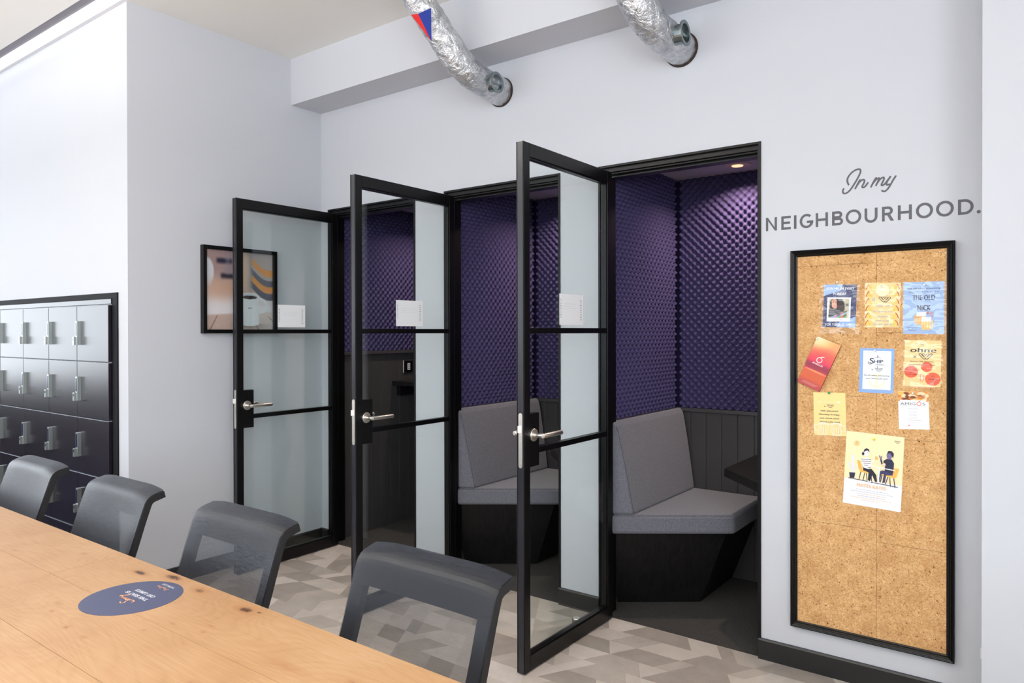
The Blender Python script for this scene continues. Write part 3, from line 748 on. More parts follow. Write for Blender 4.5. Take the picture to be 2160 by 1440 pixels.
def softrect(a, b, x0, y0, x1, y1, e=.03): return ss(a, x0-e, x0+e)*(1-ss(a, x1-e, x1+e))*ss(b, y0-e, y0+e)*(1-ss(b, y1-e, y1+e))

# ------------------------------------------------------------------ wall lettering
let = MB()
def put(polys, y=-.0006):
    for pl in polys:
        n = len(pl); A = sum(pl[i][0]*pl[(i+1) % n][1]-pl[(i+1) % n][0]*pl[i][1] for i in range(n))
        if A < 0: pl = pl[::-1]
        yy = y-4e-6*len(let.f); let.add([(a, yy, b) for a, b in pl], [tuple(range(n))])
INMY = {'I': [(3.2559, 1.9713), (3.2515, 1.9815), (3.2508, 1.9919), (3.2549, 2.0032), (3.2645, 2.0153), (3.2767, 2.0239), (3.2876, 2.0276), (3.2957, 2.0277), (3.3, 2.023), (3.299, 2.0136), (3.2943, 2.0025), (3.2849, 1.9846), (3.274, 1.9669), (3.2631, 1.9505), (3.2536, 1.9413), (3.2453, 1.9375), (3.2384, 1.9379), (3.2343, 1.9428), (3.2346, 1.9502), (3.2377, 1.9565)],
 'n': [[(3.2804, 1.9529), (3.2862, 1.9639), (3.2916, 1.975), (3.2973, 1.9845)], [(3.2876, 1.9652), (3.2957, 1.9774), (3.3038, 1.9837), (3.3111, 1.9845), (3.3142, 1.9802), (3.3118, 1.971), (3.3071, 1.9628), (3.3051, 1.9565), (3.3071, 1.9529), (3.3131, 1.954), (3.3192, 1.9606), (3.3254, 1.9693)]],
 'm': [[(3.3371, 1.9526), (3.3424, 1.9643), (3.3483, 1.9759), (3.3546, 1.9852)], [(3.3437, 1.9656), (3.3529, 1.9774), (3.3608, 1.9829), (3.3654, 1.9831)], [(3.3654, 1.9831), (3.3647, 1.9774), (3.3595, 1.9665), (3.3545, 1.9562)], [(3.3582, 1.9638), (3.3673, 1.977), (3.3752, 1.9833), (3.3817, 1.9839), (3.3832, 1.9793), (3.3804, 1.9711), (3.3752, 1.9616), (3.3732, 1.9547), (3.3765, 1.9528), (3.383, 1.9556), (3.3894, 1.9627), (3.3959, 1.972), (3.4043, 1.9834)]],
 'y': [[(3.4043, 1.9834), (3.3972, 1.9732), (3.3914, 1.9625), (3.3907, 1.9547), (3.3946, 1.9527), (3.3998, 1.955)], [(3.4228, 1.9831), (3.4139, 1.9697), (3.4062, 1.9549), (3.3985, 1.9415), (3.3908, 1.9324), (3.3836, 1.9289), (3.3784, 1.9303), (3.3758, 1.9334)]]}
def smooth_line(p, it=2):
    for _ in range(it):
        q = [p[0]]
        for a, b in zip(p[:-1], p[1:]): q += [(a[0]*.75+b[0]*.25, a[1]*.75+b[1]*.25), (a[0]*.25+b[0]*.75, a[1]*.25+b[1]*.75)]
        p = q+[p[-1]]
    return p
e_sign = empty('wall_lettering', (3.3, 0, 1.81), 'charcoal wall lettering reading In my NEIGHBOURHOOD. above the cork board', 'sign')
for k, v in INMY.items():
    let = MB()
    for st in ([v] if k == 'I' else v): put(stroke_polys(smooth_line(st), .0066, True, 10))
    let.build('letter', letter_m, e_sign)
z0, z1 = 1.8140, 1.8702; sw = .0098; Ht = z1-z0
def arc(cx, cz, rx, rz_, a0, a1, n=24): return [(cx+rx*math.cos(R(a0+(a1-a0)*k/n)), cz+rz_*math.sin(R(a0+(a1-a0)*k/n))) for k in range(n+1)]
def bar(x0, x1, a, b): return [(x0, a), (x1, a), (x1, b), (x0, b)]
def bandp(outer, inner): return [[outer[k], outer[k+1], inner[k+1], inner[k]] for k in range(len(outer)-1)]
LET = [('N', 2.9318, 2.9777), ('E', 2.9953, 3.0342), ('I', 3.0465, 3.0568), ('G', 3.0695, 3.1192), ('H', 3.1321, 3.1791), ('B', 3.1945, 3.2358), ('O', 3.2449, 3.3022), ('U', 3.3137, 3.36), ('R', 3.3754, 3.4163), ('H', 3.4301, 3.4774), ('O', 3.4909, 3.5473), ('O', 3.5565, 3.6136), ('D', 3.6263, 3.6749), ('.', 3.684, 3.6966)]
for ch, a, b in LET:
    let = MB(); mz = (z0+z1)/2; w_ = b-a
    if ch == 'N': P_ = [bar(a, a+sw, z0, z1), bar(b-sw, b, z0, z1), [(a, z1), (a+sw*.9, z1), (b, z0), (b-sw*.9, z0)]]
    elif ch == 'E': P_ = [bar(a, a+sw, z0, z1), bar(a+sw, b, z0, z0+sw), bar(a+sw, b-.003, mz-sw/2, mz+sw/2), bar(a+sw, b, z1-sw, z1)]
    elif ch == 'I': P_ = [bar(a, b, z0, z1)]
    elif ch == 'H': P_ = [bar(a, a+sw, z0, z1), bar(b-sw, b, z0, z1), bar(a+sw, b-sw, mz-sw/2, mz+sw/2)]
    elif ch == 'O': P_ = bandp(arc((a+b)/2, mz, w_/2, Ht/2+.0012, 0, 360, 40), arc((a+b)/2, mz, w_/2-sw, Ht/2+.0012-sw, 0, 360, 40))
    elif ch == 'G':
        cx = a+w_/2+.002; P_ = bandp(arc(cx, mz, w_/2+.002, Ht/2+.0012, 48, 360, 34), arc(cx, mz, w_/2+.002-sw, Ht/2+.0012-sw, 48, 360, 34))
        P_ += [bar(cx+.001, b+.001, mz-sw*.85, mz+sw*.1), bar(b-sw, b+.001, mz-.012, mz)]
    elif ch == 'U':
        rr = w_/2; cz = z0+rr*.95
        P_ = [bar(a, a+sw, cz, z1), bar(b-sw, b, cz, z1)]+bandp(arc((a+b)/2, cz, rr, cz-z0+.0012, 180, 360, 20), arc((a+b)/2, cz, rr-sw, cz-z0+.0012-sw, 180, 360, 20))
    elif ch == 'B':
        P_ = [bar(a, a+sw, z0, z1)]
        for zc, hh_, xr_ in ((z1-Ht*.26, Ht*.26, b-.003), (z0+Ht*.27, Ht*.27, b)):
            xc = xr_-hh_; P_ += [bar(a+sw, xc, zc+hh_-sw, zc+hh_), bar(a+sw, xc, zc-hh_, zc-hh_+sw)]
            P_ += bandp(arc(xc, zc, hh_, hh_, -90, 90, 14), arc(xc, zc, hh_-sw, hh_-sw, -90, 90, 14))
    elif ch == 'R':
        P_ = [bar(a, a+sw, z0, z1)]; hh_ = Ht*.30; zc = z1-hh_; xc = b-.003-hh_
        P_ += [bar(a+sw, xc, z1-sw, z1), bar(a+sw, xc, zc-hh_, zc-hh_+sw)]+bandp(arc(xc, zc, hh_, hh_, -90, 90, 14), arc(xc, zc, hh_-sw, hh_-sw, -90, 90, 14))
        P_ += [[(xc-.006, zc-hh_+sw*.6), (xc+.0055, zc-hh_+sw*.6), (b+.001, z0), (b-.011, z0)]]
    elif ch == 'D':
        rr = Ht/2; xc = b-rr; P_ = [bar(a, a+sw, z0, z1), bar(a+sw, xc, z0, z0+sw), bar(a+sw, xc, z1-sw, z1)]+bandp(arc(xc, mz, rr, rr, -90, 90, 20), arc(xc, mz, rr-sw, rr-sw, -90, 90, 20))
    else: P_ = [arc((a+b)/2, z0+w_/2, w_/2, w_/2, 0, 345, 15)]
    put(P_); let.build('letter', letter_m, e_sign)

# ------------------------------------------------------------------ cork board
cbx0, cbx1, cbz0, cbz1 = 3.040, 3.6195, .176, 1.7205
e = empty('cork_notice_board', (3.33, 0, cbz0), 'tall cork notice board in a black ribbed frame on the right wall', 'notice board')
prof = [(0, 0), (0, -.028), (.004, -.031), (.008, -.029), (.010, -.033), (.014, -.031), (.016, -.033), (.020, -.030), (.022, -.024), (.026, -.022), (.026, -.008), (.026, 0)]
def frame_side(p, q, inn_p, inn_q, nm):
    """mitred moulding from corner p to q on the wall plane"""
    rows = []
    for d, y in prof:
        t = d/.026
        a = (p[0]+(inn_p[0]-p[0])*t, y, p[1]+(inn_p[1]-p[1])*t); b = (q[0]+(inn_q[0]-q[0])*t, y, q[1]+(inn_q[1]-q[1])*t)
        rows.append([a, b])
    MB().ribbon(rows).build('frame_moulding', black_m, e)
o4 = [(cbx0, cbz0), (cbx1, cbz0), (cbx1, cbz1), (cbx0, cbz1)]; i4 = [(cbx0+.026, cbz0+.026), (cbx1-.026, cbz0+.026), (cbx1-.026, cbz1-.026), (cbx0+.026, cbz1-.026)]
for k in range(4): frame_side(o4[k], o4[(k+1) % 4], i4[k], i4[(k+1) % 4], 'side')
MB().box(cbx0+.006, cbx1-.006, -.012, -.0005, cbz0+.006, cbz1-.006).build('backing', M('dark_cork_backing', (70, 48, 30), .9), e)
xm = 3.360
colz = [([cbz0+.02, .45, .755, 1.06, 1.135, 1.655, cbz1-.02], cbx0+.02, xm), ([cbz0+.02, .575, .98, 1.385, cbz1-.02], xm, cbx1-.02)]
colz[0] = ([cbz0+.02, .62, 1.135, 1.655, cbz1-.02], cbx0+.02, xm)
for zs_, xa, xb in colz:
    for k in range(len(zs_)-1): MB().box(xa+.0004, xb-.0004, -.018, -.012, zs_[k]+.0004, zs_[k+1]-.0004).build('cork_tile', cork_m, e, bevel=.0004)

YC = -.0182
def q3(c4, y=YC): return [(a, y, b) for a, b in c4]
def sheet(name, c4, mat, label, cat, group=None, th=.0005, y=YC):
    p = q3(c4, y)
    vs = [Vector(a) for a in p]+[Vector((a[0], a[1]-th, a[2])) for a in p]
    o = MB().add(vs, [(0, 1, 2, 3), (7, 6, 5, 4)]+[(k, 4+k, 4+(k+1) % 4, (k+1) % 4) for k in range(4)]).build(name, mat)
    return prop(o, label, cat, group)
NAVY, CREAM, PBLUE, OR = (38, 40, 74), (246, 214, 146), (160, 190, 232), (244, 170, 84)
LOGO = {}
G9 = 'papers pinned to the cork board'
# 1 blue poster with a snapshot, in a plastic sleeve
c = [(3.1695, 1.578), (3.2907, 1.573), (3.2846, 1.4046), (3.163, 1.4076)]
o = sheet('poster', c, M('ink_66_72_110', (60, 68, 112), .5), 'navy poster with a snapshot of a dark-haired woman, in a clear sleeve', 'poster', G9)
p = Print(q3(c, YC-.0005), (0, -1, 0))
p.poly([(0, 0), (.58, 0), (.50, .15), (0, .27)], PBLUE); p.poly([(.78, .80), (1, .74), (1, 1), (.42, 1), (.5, .88)], (152, 186, 232))
rg = random.Random(5)
for k in range(60):
    a, b = rg.random(), rg.random()
    if .12 < a < .84 and .3 < b < .86: continue
    if b < .25 and a < .55 or b > .8: continue
    t = rg.uniform(-.6, .4); p.line([(a, b), (min(1, a+.06*math.cos(t)), b+.05*math.sin(t))], .016, (136, 138, 128))
p.text('JOIN HELEN EVERY', .5, .090, .062, (246, 248, 252), .84, bold=.03); p.text('MONDAY', .5, .215, .062, (246, 248, 252), .40, bold=.03)
p.rect(.12, .30, .84, .865, (240, 241, 243))
p.text('FOR YOGA @ 6PM', .48, .935, .06, (244, 246, 250), .78, bold=.03)
p.line([(.33, .82), (.36, .80), (.38, .83), (.41, .81), (.45, .825)], .007, (176, 176, 182)); p.line([(.52, .80), (.54, .83), (.57, .81), (.60, .83), (.62, .84)], .007, (176, 176, 182))
p.build('print', o)
def lerpc(c4, a, b): A_ = [c4[0][k]*(1-a)*(1-b)+c4[1][k]*a*(1-b)+c4[2][k]*a*b+c4[3][k]*(1-a)*b for k in (0, 1)]; return tuple(A_)
def snap(a, b):
    base = [204+0*a, 196+0*a, 170+0*a]; n = np.sin(a*37+b*11)*np.sin(b*29-a*17)
    base = blend(base, ss(a, .60, .66)*(1-ss(a-.25*b, .62, .70))*.8, (120, 150, 110)); base = blend(base, softrect(a, b, .84, .25, .97, .38, .03)*.7, (70, 70, 74))
    base = blend(base, soft(a, b, .40, .30, .34, .42, .14), (52, 36, 40)); base = blend(base, soft(a, b, .62, .42, .17, .30, .3), (60, 40, 42))
    base = blend(base, soft(a, b, .27, .24, .17, .24, .12), (236, 182, 160)); base = blend(base, soft(a, b, .31, .45, .09, .10, .2), (222, 166, 146)); base = blend(base, soft(a, b, .27, .10, .16, .06, .5)*.6, (200, 140, 120))
    base = blend(base, soft(a, b, .10, .36, .05, .22, .4), (54, 38, 42)); base = blend(base, soft(a, b, .44, .2, .05, .22, .4), (50, 34, 38))
    for x in (.21, .34): base = blend(base, soft(a, b, x, .19, .028, .016, .5), (58, 40, 42))
    base = blend(base, soft(a, b, .28, .345, .055, .018, .5), (210, 90, 96)); base = blend(base, soft(a, b, .28, .34, .035, .007, .5), (246, 238, 236))
    body = ss(b-.12*np.abs(a-.3), .50, .55)*(1-ss(a, .72, .76)); base = blend(base, body, (36, 35, 42))
    m1 = ss((a-.16)*.50+(b-.86), -.004, .01)*0+ss(b+.45*a-1.02, -.01, .01)*ss(.74-b*.12-(a-.25)*.0-np.abs(a-.52)*1.1, .2, .24)
    base = blend(base, np.clip(m1, 0, 1), (150+60*np.sin(a*21), 140+50*np.sin(a*17+b*31+1), 120+70*np.cos(b*23+a*9)))
    return base
painted('snapshot_print', q3([lerpc(c, *q) for q in ((.175, .335), (.79, .335), (.79, .775), (.175, .775))], YC-.0044), (0, -1, 0), snap, 90, 90, o, .4)
# crumpled sleeve
def sleeve(c4, parent, y, seed, amp=.003, nx=26, ny=30):
    rg = np.random.RandomState(seed); q = [np.array(v) for v in q3(c4, y)]
    a, b = np.meshgrid(np.linspace(0, 1, nx), np.linspace(0, 1, ny)); A = a[..., None]; B = b[..., None]
    V = q[0]*(1-A)*(1-B)+q[1]*A*(1-B)+q[2]*A*B+q[3]*(1-A)*B
    h = np.zeros_like(a)
    for _ in range(9):
        kx, ky, ph = rg.uniform(-9, 9), rg.uniform(3, 15), rg.uniform(0, 6); h += np.sin(kx*a+ky*b+ph+2*np.sin(4*a+ph))*rg.uniform(.3, 1)
    edge = ss(b, .75, 1)+.35
    V[..., 1] -= .0012+amp*.25*(h+3)*edge*.35
    mb = MB(); mb.ribbon([[tuple(v) for v in rw_] for rw_ in V]); return mb.build('plastic_sleeve', film_m, parent, smooth=True)
sleeve([(3.1541, 1.5790), (3.303, 1.5770), (3.2988, 1.3785), (3.1483, 1.3812)], o, YC-.0048, 1, .004)
# 2 cream pizza voucher
c = [(3.3214, 1.5784), (3.443, 1.574), (3.4379, 1.4038), (3.3166, 1.4058)]
o = sheet('poster', c, M('ink_cream', CREAM, .5), 'cream voucher edged with pizza slices, reading 20% off in store or online', 'poster', G9)
p = Print(q3(c, YC-.0005), (0, -1, 0))
for k in range(6):
    for s_, xx in ((1, .02), (-1, .98)):
        yy = .03+k*.162
        p.poly([(xx+s_*.03, yy+.10), (xx+s_*.06, yy+.04), (xx+s_*.13, yy+.0), (xx+s_*.155, yy+.05), (xx+s_*.20, yy+.13)], (244, 206, 96))
        p.line([(xx+s_*.01, yy+.11), (xx+s_*.035, yy+.045), (xx+s_*.085, yy+.0)], .032, (196, 108, 72)); p.circ(xx+s_*.10, yy+.06, .014, (224, 140, 110)); p.circ(xx+s_*.135, yy+.09, .012, (150, 150, 70))
p.circ(.5, .17, .20, (252, 232, 190)); p.text('DIBS', .5, .155, .045, (255, 255, 255), .20)
p.text('X', .25, .375, .075, (150, 178, 222), .085); p.logo(.57, .375, .34, NAVY, CREAM)
for t, yy, w__, h_ in (('20% off', .515, .40, .050), ('In store or', .635, .54, .050), ('online', .750, .33, .050), ('with code', .845, .38, .034), ('WORKLIFE20', .930, .55, .036)): p.text(t, .52, yy, h_, (176, 182, 196), w__)
p.build('print', o); sleeve([(3.318, 1.5800), (3.447, 1.5760), (3.4415, 1.4018), (3.3130, 1.4040)], o, YC-.0012, 3, .0018)
# 3 blue poster with beer mugs
c = [(3.4522, 1.5745), (3.5863, 1.5742), (3.586, 1.3792), (3.4512, 1.3801)]
o = sheet('poster', c, M('ink_pale_blue', (160, 188, 228), .5), 'light blue poster with two beer mugs, reading THE OLD NICK', 'poster', G9)
p = Print(q3(c, YC-.0005), (0, -1, 0))
p.text('15% off when presenting', .50, .125, .030, (62, 68, 104), .80); p.text('your Work.Life card at', .50, .190, .030, (96, 104, 142), .75)
p.text('THE OLD', .50, .300, .105, (48, 50, 86), .54, bold=.035); p.text('NiCK', .51, .495, .105, (30, 32, 68), .31, bold=.05)
for (x0, y0, c1, c2, c3) in ((.33, .575, (242, 176, 84), (232, 150, 56), -1), (.455, .675, (250, 206, 124), (238, 172, 92), 1)):
    hx = x0-.045 if c3 < 0 else x0+.26
    p.line([(hx+(.05 if c3 < 0 else -.03), y0+.07), (hx, y0+.075), (hx, y0+.19), (hx+(.05 if c3 < 0 else -.03), y0+.195)], .038, c1)
    p.rect(x0, y0+.05, x0+.215, y0+.245, c1)
    for k in range(3): p.rect(x0+.03+k*.065, y0+.10, x0+.05+k*.065, y0+.22, c2)
    p.rect(x0, y0, x0+.235, y0+.07, (232, 238, 246))
    for k in range(4): p.circ(x0+.02+k*.062, y0+.07, .030, (232, 238, 246))
for q in ([(.60, .615), (.615, .575)], [(.66, .62), (.71, .585)], [(.69, .665), (.73, .655)]): p.line(q, .026, (240, 116, 96))
p.line([(.08, .88), (.12, .865), (.14, .89), (.19, .87), (.22, .89), (.26, .865), (.30, .885), (.36, .87)], .008, (84, 92, 130)); p.line([(.10, .93), (.15, .915), (.18, .94), (.23, .92), (.27, .94), (.33, .92)], .008, (84, 92, 130))
p.build('print', o); sleeve([(3.4490, 1.5765), (3.5925, 1.5760), (3.5925, 1.3770), (3.4475, 1.3780)], o, YC-.0012, 7, .0022)
# 4 brochure stack, red to yellow
c = [(3.1464, 1.3707), (3.2344, 1.3342), (3.152, 1.1465), (3.0673, 1.1847)]
o = sheet('brochure', c, M('ink_dark_red', (140, 50, 40), .5), 'thick red and yellow folded brochure reading AMIGOS, pinned askew', 'brochure', None, .010)
def broch(a, b):
    n = .5+.5*np.sin(7*a+4*np.sin(5*b)); base = [238-30*b, 170-110*ss(b, .1, .5)+50*ss(b, .62, .75)-10*n, 96-20*b+10*n]
    base = blend(base, soft(a, b, .05, .02, .45, .16, .8)*.9, (236, 226, 176)); base = blend(base, soft(a, b, .8, .32, .7, .12, .9)*.7, (216, 84, 74))
    base = blend(base, softrect(a, b, -.2, .50, 1.2, .64, .05)*.7, (120, 52, 62)); base = blend(base, ss(b, .66+0*a, .72)*(.85), (206, 92, 52)); base = blend(base, ss(b, .82, .95)*.7, (170, 62, 78))
    base = blend(base, soft(a, b, .55, .665, .5, .012, .8)*.9, (246, 190, 90)); return base
painted('cover_print', q3(c, YC-.0103), (0, -1, 0), broch, 40, 70, o, .3)
p = Print(q3(c, YC-.0104), (0, -1, 0), .0001)
p.text('AMIGOS', .47, .515, .034, (250, 240, 236), .46)
p.line([(.47+.11*math.cos(t), .425+.11*p.ar*math.sin(t)) for t in [k*.5 for k in range(13)]]+[(.58, .425)], .028, (250, 240, 236)); p.line([(.48, .37), (.53, .345), (.60, .34)], .03, (250, 240, 236))
for k in range(3): p.line([(.20-.02*k, .915+.018*k), (.86-.06*k, .915+.018*k)], .010, (226, 170, 160))
p.build('print', o)
# 5 blue and white tavern card
c = [(3.3013, 1.3248), (3.422, 1.323), (3.4177, 1.1513), (3.2968, 1.152)]
o = sheet('poster', c, M('ink_mid_blue', (138, 172, 222), .5), 'blue edged white card reading Ship Tavern, 5% off', 'poster', G9)
p = Print(q3(c, YC-.0005), (0, -1, 0))
p.rect(.105, .055, .92, .925, (240, 243, 247))
for yy in (.085, .905):
    for k in range(7): p.line([(.13+k*.11+.04*math.cos(t), yy+.018*math.sin(t)) for t in [.3+.6*j for j in range(7)]], .008, (190, 206, 226))
p.line([(.52, .60), (.52, .86)], .05, (248, 240, 196)); p.line([(.30, .74), (.36, .82), (.52, .88), (.68, .82), (.74, .74)], .05, (248, 240, 196)); p.line([(.40, .60), (.64, .60)], .045, (248, 240, 196))
p.text('S', .36, .275, .130, NAVY, .12); p.text('HIP', .56, .290, .075, NAVY, .26); p.text('TAVERN', .585, .365, .026, NAVY, .24)
p.line([(.27, .30), (.25, .33), (.29, .36), (.36, .35)], .014, NAVY); p.line([(.53, .15), (.53, .21)], .014, NAVY); p.line([(.44, .22), (.53, .185), (.62, .22)], .008, NAVY); p.line([(.53, .395), (.53, .43)], .012, NAVY)
p.text('x', .385, .475, .036, NAVY, .05); p.logo(.57, .475, .22, NAVY, (240, 243, 247))
p.text('5% off when presenting', .51, .605, .028, (58, 60, 88), .74); p.text('your Work.Life card', .51, .675, .028, (58, 60, 88), .62)
p.build('print', o)
# 6 yellow poster with red dots
c = [(3.4576, 1.3568), (3.5771, 1.3549), (3.574, 1.1828), (3.4517, 1.1839)]
o = sheet('poster', c, M('ink_cream', CREAM, .5), 'yellow poster with red dots reading ohne, lifetime 10% discount', 'poster', G9)
p = Print(q3(c, YC-.0005), (0, -1, 0))
p.text('ohne', .51, .205, .105, (46, 36, 44), .70, slant=.08, bold=.02); p.text('x', .285, .345, .070, NAVY, .10); p.logo(.58, .345, .37, NAVY, CREAM)
p.circ(.62, .57, .155, (236, 92, 50)); p.circ(.20, .685, .19, (236, 88, 48)); p.circ(.79, .83, .205, (236, 92, 48))
p.text('lifetime 10% discount', .48, .455, .026, (70, 60, 72), .64); p.text('using code: lifetimeten', .48, .525, .026, (70, 60, 72), .70)
for t, yy, w__ in (('100% organic', .640, .30), ('and', .690, .09), ('biodegradable', .740, .33)): p.text(t, .20, yy, .022, (90, 30, 60), w__)
for t, yy, w__ in (('NO', .765, .10), ('tampon', .83, .24), ('tax', .90, .10)): p.text(t, .79, yy, .028, (90, 30, 60), w__)
p.line([(.50, .76), (.50, .86)], .095, (240, 130, 110)); p.line([(.50, .76), (.50, .86)], .065, (250, 206, 170))
p.build('print', o); sleeve([(3.4535, 1.3580), (3.5825, 1.3560), (3.5790, 1.1800), (3.4480, 1.1815)], o, YC-.0012, 9, .0016)
# 7 square pig card
c = [(3.1276, 1.1431), (3.2481, 1.1465), (3.2522, .9749), (3.1309, .972)]
o = sheet('poster', c, M('ink_warm_cream', (247, 216, 144), .5), 'cream card with pale beer mugs reading 10% discount Monday-Friday', 'poster', G9)
p = Print(q3(c, YC-.0005), (0, -1, 0)); PC = (247, 216, 144); PW = (240, 232, 208)
p.text('THE SQUARE PIG', .43, .225, .030, (252, 240, 206), .58); p.ell(.79, .225, .05, .020, (252, 244, 214)); p.text('x', .36, .315, .040, NAVY, .06); p.logo(.53, .315, .22, NAVY, PC)
for x0, d in ((.16, 1), (.56, -1)):
    lean = .03*d; hx = -.02 if d > 0 else .36
    for wd, cc in ((.05, PW), (.022, PC)):
        p.line([(x0+.02+lean, .74), (x0-lean, .985), (x0+.26-lean, .985), (x0+.28+lean, .74), (x0+.02+lean, .74)], wd, cc)
        s0 = x0-.02 if d > 0 else x0+.30
        p.line([(s0+.02*d, .76), (s0-.12*d, .77), (s0-.12*d, .88), (s0, .91)], wd, cc)
    for k in range(3): p.line([(x0+.07+k*.07, .80), (x0+.065+k*.07, .95)], .026, PW)
    p.line([(x0, .74), (x0+.09, .71), (x0+.2, .715), (x0+.30, .74)], .045, PW)
for t, yy, w__ in (('10% discount', .425, .54), ('Monday-Friday,', .510, .66), ('just show your', .595, .62), ('Work.Life card', .680, .62)): p.text(t, .50, yy, .036, (52, 50, 70), w__)
p.build('print', o)
# 8 white leaflet with pastries
c = [(3.4336, 1.1626), (3.5345, 1.1654), (3.5391, 1.0237), (3.4374, 1.0191)]
o = sheet('leaflet', c, paper_m, 'white menu leaflet reading AMIGOS with pastries across its top', 'leaflet', G9)
def lerpc(c4, a, b): A_ = [c4[0][k]*(1-a)*(1-b)+c4[1][k]*a*(1-b)+c4[2][k]*a*b+c4[3][k]*(1-a)*b for k in (0, 1)]; return tuple(A_)
def pastry(a, b):
    base = [222+0*a, 158+0*a, 84+0*a]; rg = np.random.RandomState(3)
    for _ in range(42):
        x, y, rx, ry = rg.rand(), rg.rand(), rg.uniform(.05, .14), rg.uniform(.07, .2); th = rg.uniform(-1, 1)
        aa = (a-x)*math.cos(th)+(b-y)*.5*math.sin(th)+x; bb = (b-y)*math.cos(th)-(a-x)*2*math.sin(th)*.5+y
        col = [(206, 120, 56), (150, 74, 36), (236, 182, 90), (120, 56, 30), (240, 214, 170)][rg.randint(5)]; base = blend(base, soft(aa, bb, x, y, rx, ry, .25), col)
    return base
painted('pastry_print', q3([lerpc(c, 0, 0), lerpc(c, 1, 0), lerpc(c, 1, .27), lerpc(c, 0, .27)], YC-.0008), (0, -1, 0), pastry, 60, 24, o, .5)
p = Print(q3(c, YC-.0005), (0, -1, 0), .0006)
p.rect(.06, .23, .92, .40, (242, 243, 245)); p.text('AMIG', .32, .325, .075, (70, 68, 74), .50, bold=0); p.text('S', .845, .325, .075, (70, 68, 74), .095, bold=0)
p.line([(.685+.07*math.cos(t), .325+.07*p.ar*math.sin(t)) for t in [k*.52 for k in range(13)]], .020, (232, 96, 70)); p.line([(.69, .27), (.74, .245)], .02, (120, 160, 70)); p.line([(.06, .385), (.90, .385)], .008, (190, 190, 196))
for t, yy, w__ in (('Sandwich Platters', .46, .34), ('Fruit Platters', .54, .25), ('Cake Platters', .62, .25), ('Pastry Platters', .70, .28)): p.text(t, .48, yy, .018, (140, 142, 150), w__)
p.line([(.24, .76), (.74, .76)], .010, (196, 172, 150))
for k in range(3): p.line([(.22+.06*k, .80+.022*k), (.76-.06*k, .80+.022*k)], .007, (206, 208, 214))
p.rect(.31, .885, .36, .915, (226, 96, 140)); p.line([(.40, .90), (.62, .90)], .007, (206, 208, 214)); p.build('print', o)
# 9 mates rates poster
c = [(3.2532, .9972), (3.4564, .9881), (3.4433, .7024), (3.2391, .7113)]
o = sheet('poster', c, M('ink_cool_white', (240, 241, 245), .5), 'white and cream MATES RATES poster with two drawn people at a table', 'poster', G9)
p = Print(q3(c, YC-.0005), (0, -1, 0)); SK = (250, 240, 240)
CR = (252, 232, 184); p.rect(0, 0, 1, .648, CR); O2 = (247, 184, 86); IN = (38, 38, 66)
p.circ(.195, .155, .055, (246, 204, 142)); p.line([(.195, .125), (.197, .157), (.175, .172)], .006, (150, 100, 70)); p.logo(.885, .075, .10, (70, 60, 60), CR)
p.line([(.145, .33), (.145, .58)], .048, (228, 228, 234)); p.line([(.08, .43), (.085, .49), (.13, .51)], .026, (228, 228, 234)); p.line([(.225, .44), (.22, .49), (.16, .51)], .026, (228, 228, 234)); p.poly([(.085, .565), (.195, .56), (.18, .635), (.10, .64)], IN)
p.poly([(.215, .385), (.27, .385), (.32, .50), (.47, .52), (.50, .555), (.28, .535), (.25, .50)], O2)
for q in ([(.29, .54), (.265, .645)], [(.36, .545), (.335, .65)], [(.39, .55), (.41, .66)], [(.47, .55), (.49, .665)]): p.line(q, .013, IN)
p.poly([(.33, .47), (.48, .48), (.56, .55), (.58, .64), (.545, .645), (.49, .56), (.46, .645), (.42, .645), (.425, .53), (.33, .51)], (30, 30, 50)); p.rect(.41, .645, .455, .66, IN)
p.poly([(.29, .36), (.33, .335), (.41, .33), (.45, .36), (.47, .42), (.43, .485), (.34, .475), (.315, .42), (.28, .40)], SK)
for k in range(5): p.line([(.29+.006*k, .362+.026*k), (.455, .352+.027*k)], .010, (44, 42, 60))
p.line([(.31, .41), (.34, .46), (.42, .475)], .026, SK); p.line([(.45, .40), (.50, .37), (.515, .315)], .022, SK); p.rect(.525, .30, .57, .345, O2)
p.ell(.37, .265, .050, .048, SK); p.poly([(.32, .27), (.33, .225), (.37, .205), (.41, .215), (.425, .255), (.39, .235), (.35, .245)], IN); p.ell(.315, .285, .022, .022, IN); p.ell(.35, .262, .005, .004, IN); p.ell(.388, .262, .005, .004, IN)
p.poly([(.85, .425), (.935, .425), (.90, .54), (.86, .56), (.63, .54), (.64, .52), (.82, .53)], O2)
for q in ([(.66, .545), (.635, .64)], [(.76, .555), (.725, .65)], [(.79, .56), (.81, .675)], [(.86, .565), (.885, .68)]): p.line(q, .013, IN)
p.poly([(.60, .50), (.66, .475), (.83, .485), (.84, .525), (.73, .535), (.71, .65), (.67, .65), (.69, .52), (.65, .53), (.62, .64), (.585, .64)], (58, 56, 96))
p.poly([(.67, .345), (.73, .31), (.81, .315), (.85, .36), (.845, .50), (.70, .485), (.70, .42), (.68, .42)], IN); p.line([(.69, .40), (.65, .39), (.625, .33)], .026, IN); p.line([(.625, .325), (.60, .285)], .022, (120, 110, 150)); p.line([(.63, .32), (.64, .285)], .014, (120, 110, 150))
p.ell(.765, .265, .046, .052, (120, 110, 150)); p.poly([(.725, .25), (.74, .205), (.80, .20), (.84, .235), (.83, .29), (.80, .26), (.78, .23)], IN); p.ell(.745, .275, .006, .004, IN); p.rect(.66, .375, .705, .42, (250, 206, 150)); p.line([(.66, .395), (.705, .395)], .016, (255, 250, 246))
p.line([(.42, .435), (.87, .455)], .017, (250, 250, 253)); p.line([(.61, .445), (.60, .645)], .024, (250, 250, 253))
